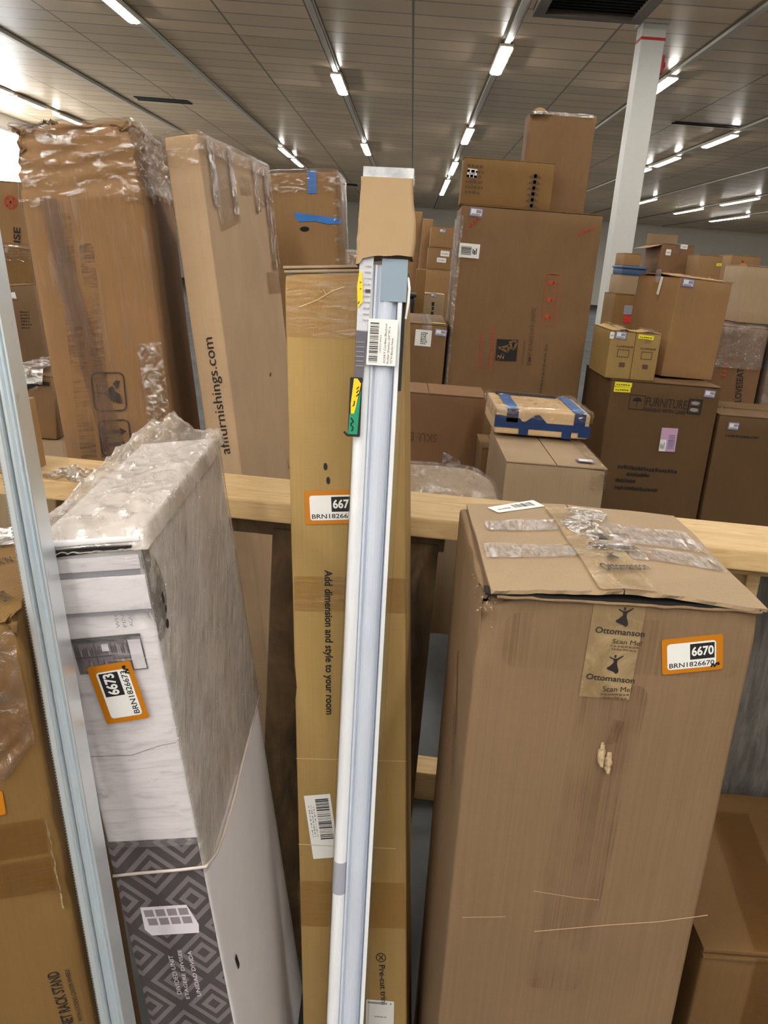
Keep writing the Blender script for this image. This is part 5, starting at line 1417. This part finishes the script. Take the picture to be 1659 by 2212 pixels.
o = carton('low_carton', 'c10', 'low brown carton with film on its right edge, under the blue taped parcel', K_PALE, 0.008, 0.04, dents(0.004, 7, 2, [((bw / 2, -bd / 2, bh), 0.08, 0.012)]), 'y', None)
wrap('c10', o, WRAPT, lambda x, y, z: (x > bw / 2 - 0.05 and z > bh - 0.07), 0.004, 0.006, 22, 0.02, 0.02, o=3)
s = Sheet('c10', at=('top', bw / 2 - 0.09, -bd / 2 + 0.05, 0.06, 0.05, 0), eps=0.006); s.rect(0, 0, .06, .05, PURPLE, 0); s.rect(.006, .008, .048, .034, PAPER, 1); s.done('inventory_sticker', o)
bx, by, bz, _, _, _, bw, bd, bh = BOX['bluebox']
o = root_of('blue_taped_parcel', 'bluebox', 'small parcel bound with blue tape under shiny film, on top of the low carton', 'parcel')
mesh_obj('carton_body', rounded_box(bw, bd, bh, 0.012, 0.02, dents(0.004, 9, 2)), kraft('kraft_parcel', srgb(204, 176, 136), 0.03, dirt=0.3, seed=14), o, smooth=True)
s = Sheet('bluebox', at=('front', -bw / 2, 0, bw, bh, 0), eps=0.002)
s.rect(0, bh * .28, bw, bh * .27, NAVY, 0); s.rect(bw * .26, bh * .04, bw * .10, bh * .3, NAVY, 1); s.rect(bw * .71, bh * .02, bw * .10, bh * .3, NAVY, 1)
s.poly([(0, bh * .5), (bw * .3, bh * .5), (bw * .26, bh * .66), (0, bh * .75)], NAVY, 1); s.poly([(bw * .30, bh * .5), (bw * .56, bh * .5), (bw * .46, bh * .84), (bw * .42, bh * .84)], NAVY, 2); s.rect(bw * .88, bh * .12, bw * .12, bh * .2, NAVY, 1)
s.rect(bw * .12, bh * .5, bw * .12, bh * .5, NAVY, 1); s.rect(bw * .82, bh * .4, bw * .12, bh * .6, NAVY, 1)
s.done('blue_tape', o)
for x0 in (-bw / 2 + bw * .12, -bw / 2 + bw * .82):
    s = Sheet('bluebox', at=('top', x0, -bd / 2, bw * .12, bd, 0), eps=0.002); s.rect(0, 0, bw * .12, bd, BLUE, 0); s.done('blue_tape', o)
b2 = rounded_box(bw * 0.7, 0.03, 0.012, 0.004, 0.02); bmesh.ops.translate(b2, verts=b2.verts[:], vec=(-bw * 0.06, bd * 0.42, bh - 0.003)); mesh_obj('black_strip', b2, INK, o)
wrap('bluebox', o, WRAPT, lambda x, y, z: z > bh - 0.035, 0.005, 0.010, 24, 0.014, 0.015, o=7)
# right hand stack
bx, by, bz, _, _, _, bw, bd, bh = BOX['r1']
o = carton('large_carton', 'r1', 'large brown carton with a lilac label and two yellow labels, right of the column foot', K_DARK, 0.008, 0.05, dents(0.004, 5, 2), 'x', None)
for mk in ('r1_yel1', 'r1_yel2'):
    small_sticker('r1', mk, o, 'lemon')
small_sticker('r1', 'r1_sticker', o)
s = Sheet('r1', 'r1_pink', eps=0.003); w_, h_ = s.w, s.h; s.rect(0, 0, w_, h_, LILAC, 0); s.rect(0, 0, w_ * .4, h_ * .5, PAPER, 1); s.bars(w_ * .5, h_ * .12, w_ * .4, h_ * .62, PURPLE, 1, 14, 3, 'y'); s.dashes(w_ * .05, h_ * .1, w_ * .3, h_ * .3, GREY, 2, 3, 3); s.done('lilac_label', o)
s = Sheet('r1', 'r1_txt', eps=0.003); s.text('FURNITURE', 0, 0, s.w, s.h, SOFTINK, 0, 0.0); s.done('printed_lettering', o)
s = Sheet('r1', 'r1_txt2', eps=0.003); s.text('HANDLE WITH CARE', 0, 0, s.w, s.h * .8, SOFTINK, 0, 0.02); s.done('printed_lettering', o)
s = Sheet('r1', 'r1_umb', eps=0.003); w_, h_ = s.w, s.h; s.ring(0, 0, w_, h_, 0.003, SOFTINK, 0)
s.poly([(w_ * .2, h_ * .58)] + [(w_ * .5 + w_ * .3 * math.cos(math.pi - k * math.pi / 8), h_ * .58 + h_ * .25 * math.sin(k * math.pi / 8)) for k in range(9)], INK, 0); s.rect(w_ * .48, h_ * .2, w_ * .04, h_ * .4, SOFTINK, 0); s.done('umbrella_pictogram', o)
s = Sheet('r1', 'r1_icon', eps=0.003); w_, h_ = s.w, s.h; s.ring(0, 0, w_, h_, 0.008, SOFTINK, 0); s.disc(w_ * .5, h_ * .28, w_ * .3, PALEINK, 0, h_ * .12); s.disc(w_ * .5, h_ * .72, w_ * .3, PALEINK, 0, h_ * .12); s.rect(0, h_ * .47, w_, h_ * .06, SOFTINK, 1); s.done('handling_pictogram', o)
for k in range(4):
    s = Sheet('r1', 'r1_l%d' % k, eps=0.003); s.dashes(0, 0, s.w, s.h, SOFTINK, 0, 80 + k, 20); s.done('faded_print', o)
for key, lab in (('r2a', 'small olive carton with a purple sticker, beside the column on the large carton'), ('r2b', 'small olive carton with a yellow label, against the leaning tall carton')):
    o = carton('small_shipping_carton', key, lab, K_OLIVE, 0.006, 0.05, None, 'y', CLEAR, group='small olive cartons on the large carton', lift=0.012)
    if key == 'r2a':
        small_sticker(key, 'r2a_sticker', o); small_sticker(key, 'r2a_dot', o, 'white')
    else:
        small_sticker(key, 'r2b_yel', o, 'lemon')
    s = Sheet(key, key + '_print', eps=0.003); w_, h_ = s.w, s.h; s.ring(w_ * .1, h_ * .1, w_ * .7, h_ * .6, 0.003, FADED, 0); s.dashes(0, h_ * .85, w_, h_ * .15, FADED, 0, 3, 8); s.rect(w_ * .3, -h_ * .65, w_ * .35, h_ * .35, FADED, 0); s.done('faded_print', o)
o = carton('tall_plain_carton', 'r3', 'tall plain carton with bulging open flaps, standing on the large carton at right', K_WARM, 0.008, 0.05, dents(0.004, 5, 5), 'x', CLEAR, lift=0.022)
small_sticker('r3', 'r3_sticker', o)
s = Sheet('r3', at=('left', 0.0, 0.40, 0.02, 0.1, -8), eps=0.003); s.rect(0.02, 0, 0.025, 0.09, PAPER, 0); s.done('white_tape', o)
bx, by, bz, _, _, _, bw, bd, bh = BOX['r4']
o = carton('loveseat_carton', 'r4', 'wrapped brown carton lettered LOVESEAT near the right edge', K_RED, 0.008, 0.06, None, 'y', None)
s = Sheet('r4', 'r4_text', eps=0.004); s.text('LOVESEAT', 0, 0, s.w, s.h, INK, 0, 0.01); s.done('printed_lettering', o)
s = Sheet('r4', at=('front', -bw / 2 + 0.05, bh - 0.28, 0.05, 0.1, 0), eps=0.003)
for k in range(4):
    s.disc(0.02, 0.025 * k, 0.012, RED, 0, 0.008)
s.done('faded_print', o)
wrap('r4', o, WRAP, lambda x, y, z: z > bh - 0.22, 0.004, 0.008, 12, 0.03, 0.03, o=4)
bx, by, bz, _, _, _, bw, bd, bh = BOX['r4b']
o = carton('wrapped_carton', 'r4b', 'film wrapped dark carton at the right edge of the picture, beside the loveseat carton', K_DULL, 0.008, 0.06, None, 'y', None)
wrap('r4b', o, WRAP, lambda x, y, z: z > bh - 0.5, 0.004, 0.008, 12, 0.03, 0.03, o=8)
o = carton('plain_carton', 'r5', 'plain carton with a purple sticker, at the right edge in front of the loveseat carton', K_DARK, 0.008, 0.06, None, 'x', CLEAR)
small_sticker('r5', 'r5_sticker', o)
s = Sheet('r5', 'r5_txt', eps=0.003); s.dashes(0, 0, s.w, s.h * .7, SOFTINK, 0, 9, 16); s.done('faded_print', o)
pl = thing('added_black_pallet', (1.776, 4.35, 0), label='added black pallet standing in for the shade under the plain carton at the right edge', cat='pallet')  # added black pallet, dark in place of the shadow under the carton
bm = bmesh.new()
for k in range(5):
    box(bm, -0.20, -0.27 + k * 0.112, 0.12, 0.22, -0.18 + k * 0.112, 0.145)
mesh_obj('deck_slats', bm, DARK, pl)
for xx in (-0.16, 0.0, 0.16):
    bm = bmesh.new(); box(bm, xx - 0.03, -0.27, 0, xx + 0.03, 0.27, 0.12); mesh_obj('runner', bm, DARK, pl)
FAR = [('far_carton', 'r6', 'far carton with raised open flaps and two white labels, on the right', K_RED, 'y', 'x'), ('far_carton', 'r7', 'far plain carton with a small yellow label, behind the bulging tall carton', K_TAN, 'y', None),
       ('far_carton', 'r8', 'far carton with an orange fruit mark, near the right edge', K_WARM, 'y', None), ('far_carton', 'r9', 'light tan carton on top of the loveseat carton at the right edge', K_PALE, 'y', None),
       ('far_carton', 'r10', 'narrow carton right of the bulging tall carton, topped by tape', K_RED, 'y', None), ('far_carton', 'r10b', 'plain carton behind the narrow taped one on the right', K_WARM, 'y', None),
       ('far_carton', 'r11c', 'carton with grey and red labels just right of the column', K_GOLD, 'y', None), ('far_carton', 'r11b', 'small carton under the blue lidded tote by the column', K_PALE, 'y', None),
       ('far_carton', 'r11a', 'small carton on top of the blue lidded tote by the column', K_WARM, 'y', None),
       ('far_carton', 'c5c', 'lowest carton of the distant stack between shade and big flat carton', K_WARM, 'y', None), ('far_carton', 'c5b', 'middle carton with two white labels in the distant stack', K_TAN, 'y', None),
       ('far_carton', 'c5a', 'topmost carton with a purple sticker in the distant stack', K_WARM, 'y', None), ('far_carton', 'c5d', 'short tan carton with vertical black print in front of the distant stack', K_PALE, 'y', None),
       ('far_carton', 'c5e', 'thin upright carton left of the short printed carton', K_GOLD, None, None), ('far_carton', 'c6a', 'tall thin carton right beside the kraft paper sleeve', K_WARM, None, None),
       ('far_carton', 'c6b', 'tall thin carton between the sleeve and the distant stack', K_WARM, None, None),
       ('far_carton', 'c12', 'distant film topped carton seen left of the kraft paper sleeve', K_TAN, 'y', None),
       ('left_stack_carton', 'l1', 'distant carton with a red crossed circle at the left edge', K_WARM, 'y', None), ('left_stack_carton', 'l2', 'light carton with a shiny taped top at the left edge', K_GOLD, 'y', CLEAR),
       ('left_stack_carton', 'l3', 'leaning carton with a white label, left of the tall wrapped carton', K_DULL, 'y', CLEAR), ('left_stack_carton', 'l3b', 'dark reddish carton at the left edge below the light carton', K_RED, 'y', None),
       ('left_stack_carton', 'l4', 'carton with a curved black arc printed on its side, behind the steel rails', K_DULL, 'y', CLEAR), ('left_stack_carton', 'l5', 'pale flat topped carton under the carton with the black arc', K_PALE, None, None)]
ROOT = {}
for nm, key, lab, mt, fl, tp in FAR:
    ROOT[key] = carton(nm, key, lab, mt, 0.006, 0.08, None, fl, tp if tp not in ('x',) else CLEAR, group='distant cartons' if nm == 'far_carton' else 'cartons at the left edge', lift=0.006 if key in ('l4', 'l3') else 0.0)
bx, by, bz, _, _, _, bw, bd, bh = BOX['r6']
for x0, x1, tilt in ((-bw / 2, -bw / 2 + 0.003, 0), (bw / 2 - 0.003, bw / 2, 0)):
    pass
bm = bmesh.new(); grid_sheet(bm, lambda u, v: (-bw / 2 + bw * u, bd / 2 - 0.004 - 0.02 * v, bh + 0.09 * v), 4, 4); mesh_obj('raised_flap', bm, K_PALE, ROOT['r6'])
bm = bmesh.new(); grid_sheet(bm, lambda u, v: (-bw / 2 - 0.10 * v, -bd / 2 + bd * u, bh - 0.01 - 0.03 * v), 4, 4); mesh_obj('raised_flap', bm, K_WARM, ROOT['r6'])
small_sticker('r6', 'r6_s1', ROOT['r6'], 'white'); small_sticker('r6', 'r6_s2', ROOT['r6'], 'white')
small_sticker('r7', 'r7_y', ROOT['r7'], 'lemon')
s = Sheet('r8', 'r8_fruit', eps=0.004); s.disc(s.w * .5, s.h * .4, s.w * .3, plain('orange_print', srgb(226, 130, 40), 0.6), 0); s.line([(s.w * .5, s.h * .7), (s.w * .3, s.h)], 0.01, FADED, 0); s.done('printed_fruit', ROOT['r8'])
s = Sheet('r11c', 'r11_grey', eps=0.004); s.rect(0, 0, s.w, s.h, GREY, 0); s.done('grey_label', ROOT['r11c'])
s = Sheet('r11c', 'r11_red', eps=0.004); s.rect(0, 0, s.w, s.h, SCARLET, 0); s.done('red_label', ROOT['r11c'])
small_sticker('c5a', 'c5a_s', ROOT['c5a']); small_sticker('c5b', 'c5b_s1', ROOT['c5b'], 'white'); small_sticker('c5b', 'c5b_s2', ROOT['c5b'], 'white'); small_sticker('c5d', 'c5d_s', ROOT['c5d'])
s = Sheet('c5d', 'c5d_t', eps=0.004); s.dashes(0, 0, s.w, s.h, INK, 0, 5, 4); s.done('faded_print', ROOT['c5d'])
s = Sheet('l1', 'l1_no', eps=0.004); s.circle(s.w / 2, s.h / 2, s.w * .5, 0.012, RED, 0); s.line([(s.w * .2, s.h * .2), (s.w * .8, s.h * .8)], 0.012, RED, 0); s.line([(s.w * .2, s.h * .8), (s.w * .8, s.h * .2)], 0.008, RED, 0); s.done('red_pictogram', ROOT['l1'])
s = Sheet('l1', 'l1_t', eps=0.004); s.text('ISE', 0, 0, s.w, s.h, INK, 0, 0.02); s.done('printed_lettering', ROOT['l1'])
small_sticker('l3', 'l3_lab', ROOT['l3'], 'white')
s = Sheet('l3', 'l3_print', eps=0.003)
for k in range(6):
    s.dashes(0, s.h * .15 * k, s.w * .7, s.h * .1, FADED, 0, 90 + k, 5)
s.done('faded_print', ROOT['l3'])
s = Sheet('l4', 'l4_blue', eps=0.003); s.rect(0, 0, s.w, s.h, PAPER, 0); s.rect(s.w * .2, s.h * .4, s.w * .6, s.h * .4, GREY, 1); s.done('label', ROOT['l4'])
small_sticker('l4', 'l4_yel', ROOT['l4'], 'lemon')
s = Sheet('l4', 'l4_smile', eps=0.003); s.line([(s.w * k / 12, s.h * 1.3 * math.sin(math.pi * (0.08 + 0.62 * k / 12))) for k in range(13)], 0.012, INK, 0); s.done('printed_arc', ROOT['l4'])
for k in range(3):
    s = Sheet('l5', 'l5_txt', eps=0.002); s.dashes(0, s.h * .5 * k, s.w, s.h * .3, FADED, 0, 50 + k, 10); s.done('faded_print', ROOT['l5'])
wrap('l2', ROOT['l2'], WRAPT, lambda x, y, z: z > BOX['l2'][8] - 0.08, 0.006, 0.012, 18, 0.03, 0.02, o=4)
wrap('c12', ROOT['c12'], WRAP, lambda x, y, z: z > BOX['c12'][8] - 0.08, 0.006, 0.012, 18, 0.03, 0.02, o=4)
wrap('l4', ROOT['l4'], SHEEN, lambda x, y, z: z > BOX['l4'][8] - 0.02 and -0.04 < x < 0.05, 0.012, 0.016, 24, 0.015, 0.01, o=4)
bx, by, bz, _, _, _, bw, bd, bh = BOX['r11blue']
o = root_of('blue_tote', 'r11blue', 'dark blue lidded tote in the stack beside the column', 'storage tote')
mesh_obj('tote_body', rounded_box(bw * 0.94, bd * 0.94, bh * 0.7, 0.01, 0.06), plain('blue_plastic', srgb(52, 78, 116), 0.45), o, smooth=True)
b2 = rounded_box(bw, bd, bh * 0.3, 0.008, 0.06); bmesh.ops.translate(b2, verts=b2.verts[:], vec=(0, 0, bh * 0.7)); mesh_obj('tote_lid', b2, plain('blue_plastic_lid', srgb(70, 96, 130), 0.45), o, smooth=True)
bx, by, bz, _, _, _, bw, bd, bh = BOX['bin']
o = root_of('black_bin', 'bin', 'black plastic bin beside the end of the clear shade box, far back', 'bin')
mesh_obj('bin_body', rounded_box(bw, bd, bh - 0.03, 0.02, 0.08), plain('black_plastic', srgb(34, 38, 40), 0.4), o, smooth=True)
b2 = rounded_box(bw + 0.02, bd + 0.02, 0.03, 0.01, 0.08); bmesh.ops.translate(b2, verts=b2.verts[:], vec=(0, 0, bh - 0.03)); mesh_obj('bin_lid', b2, plain('black_plastic_lid', srgb(40, 44, 46), 0.35), o, smooth=True)
o = carton('thin_carton', 'l6', 'thin brown carton edge standing on the pine plank behind the steel rails', K_WARM, 0.003, 0.03, None, None)
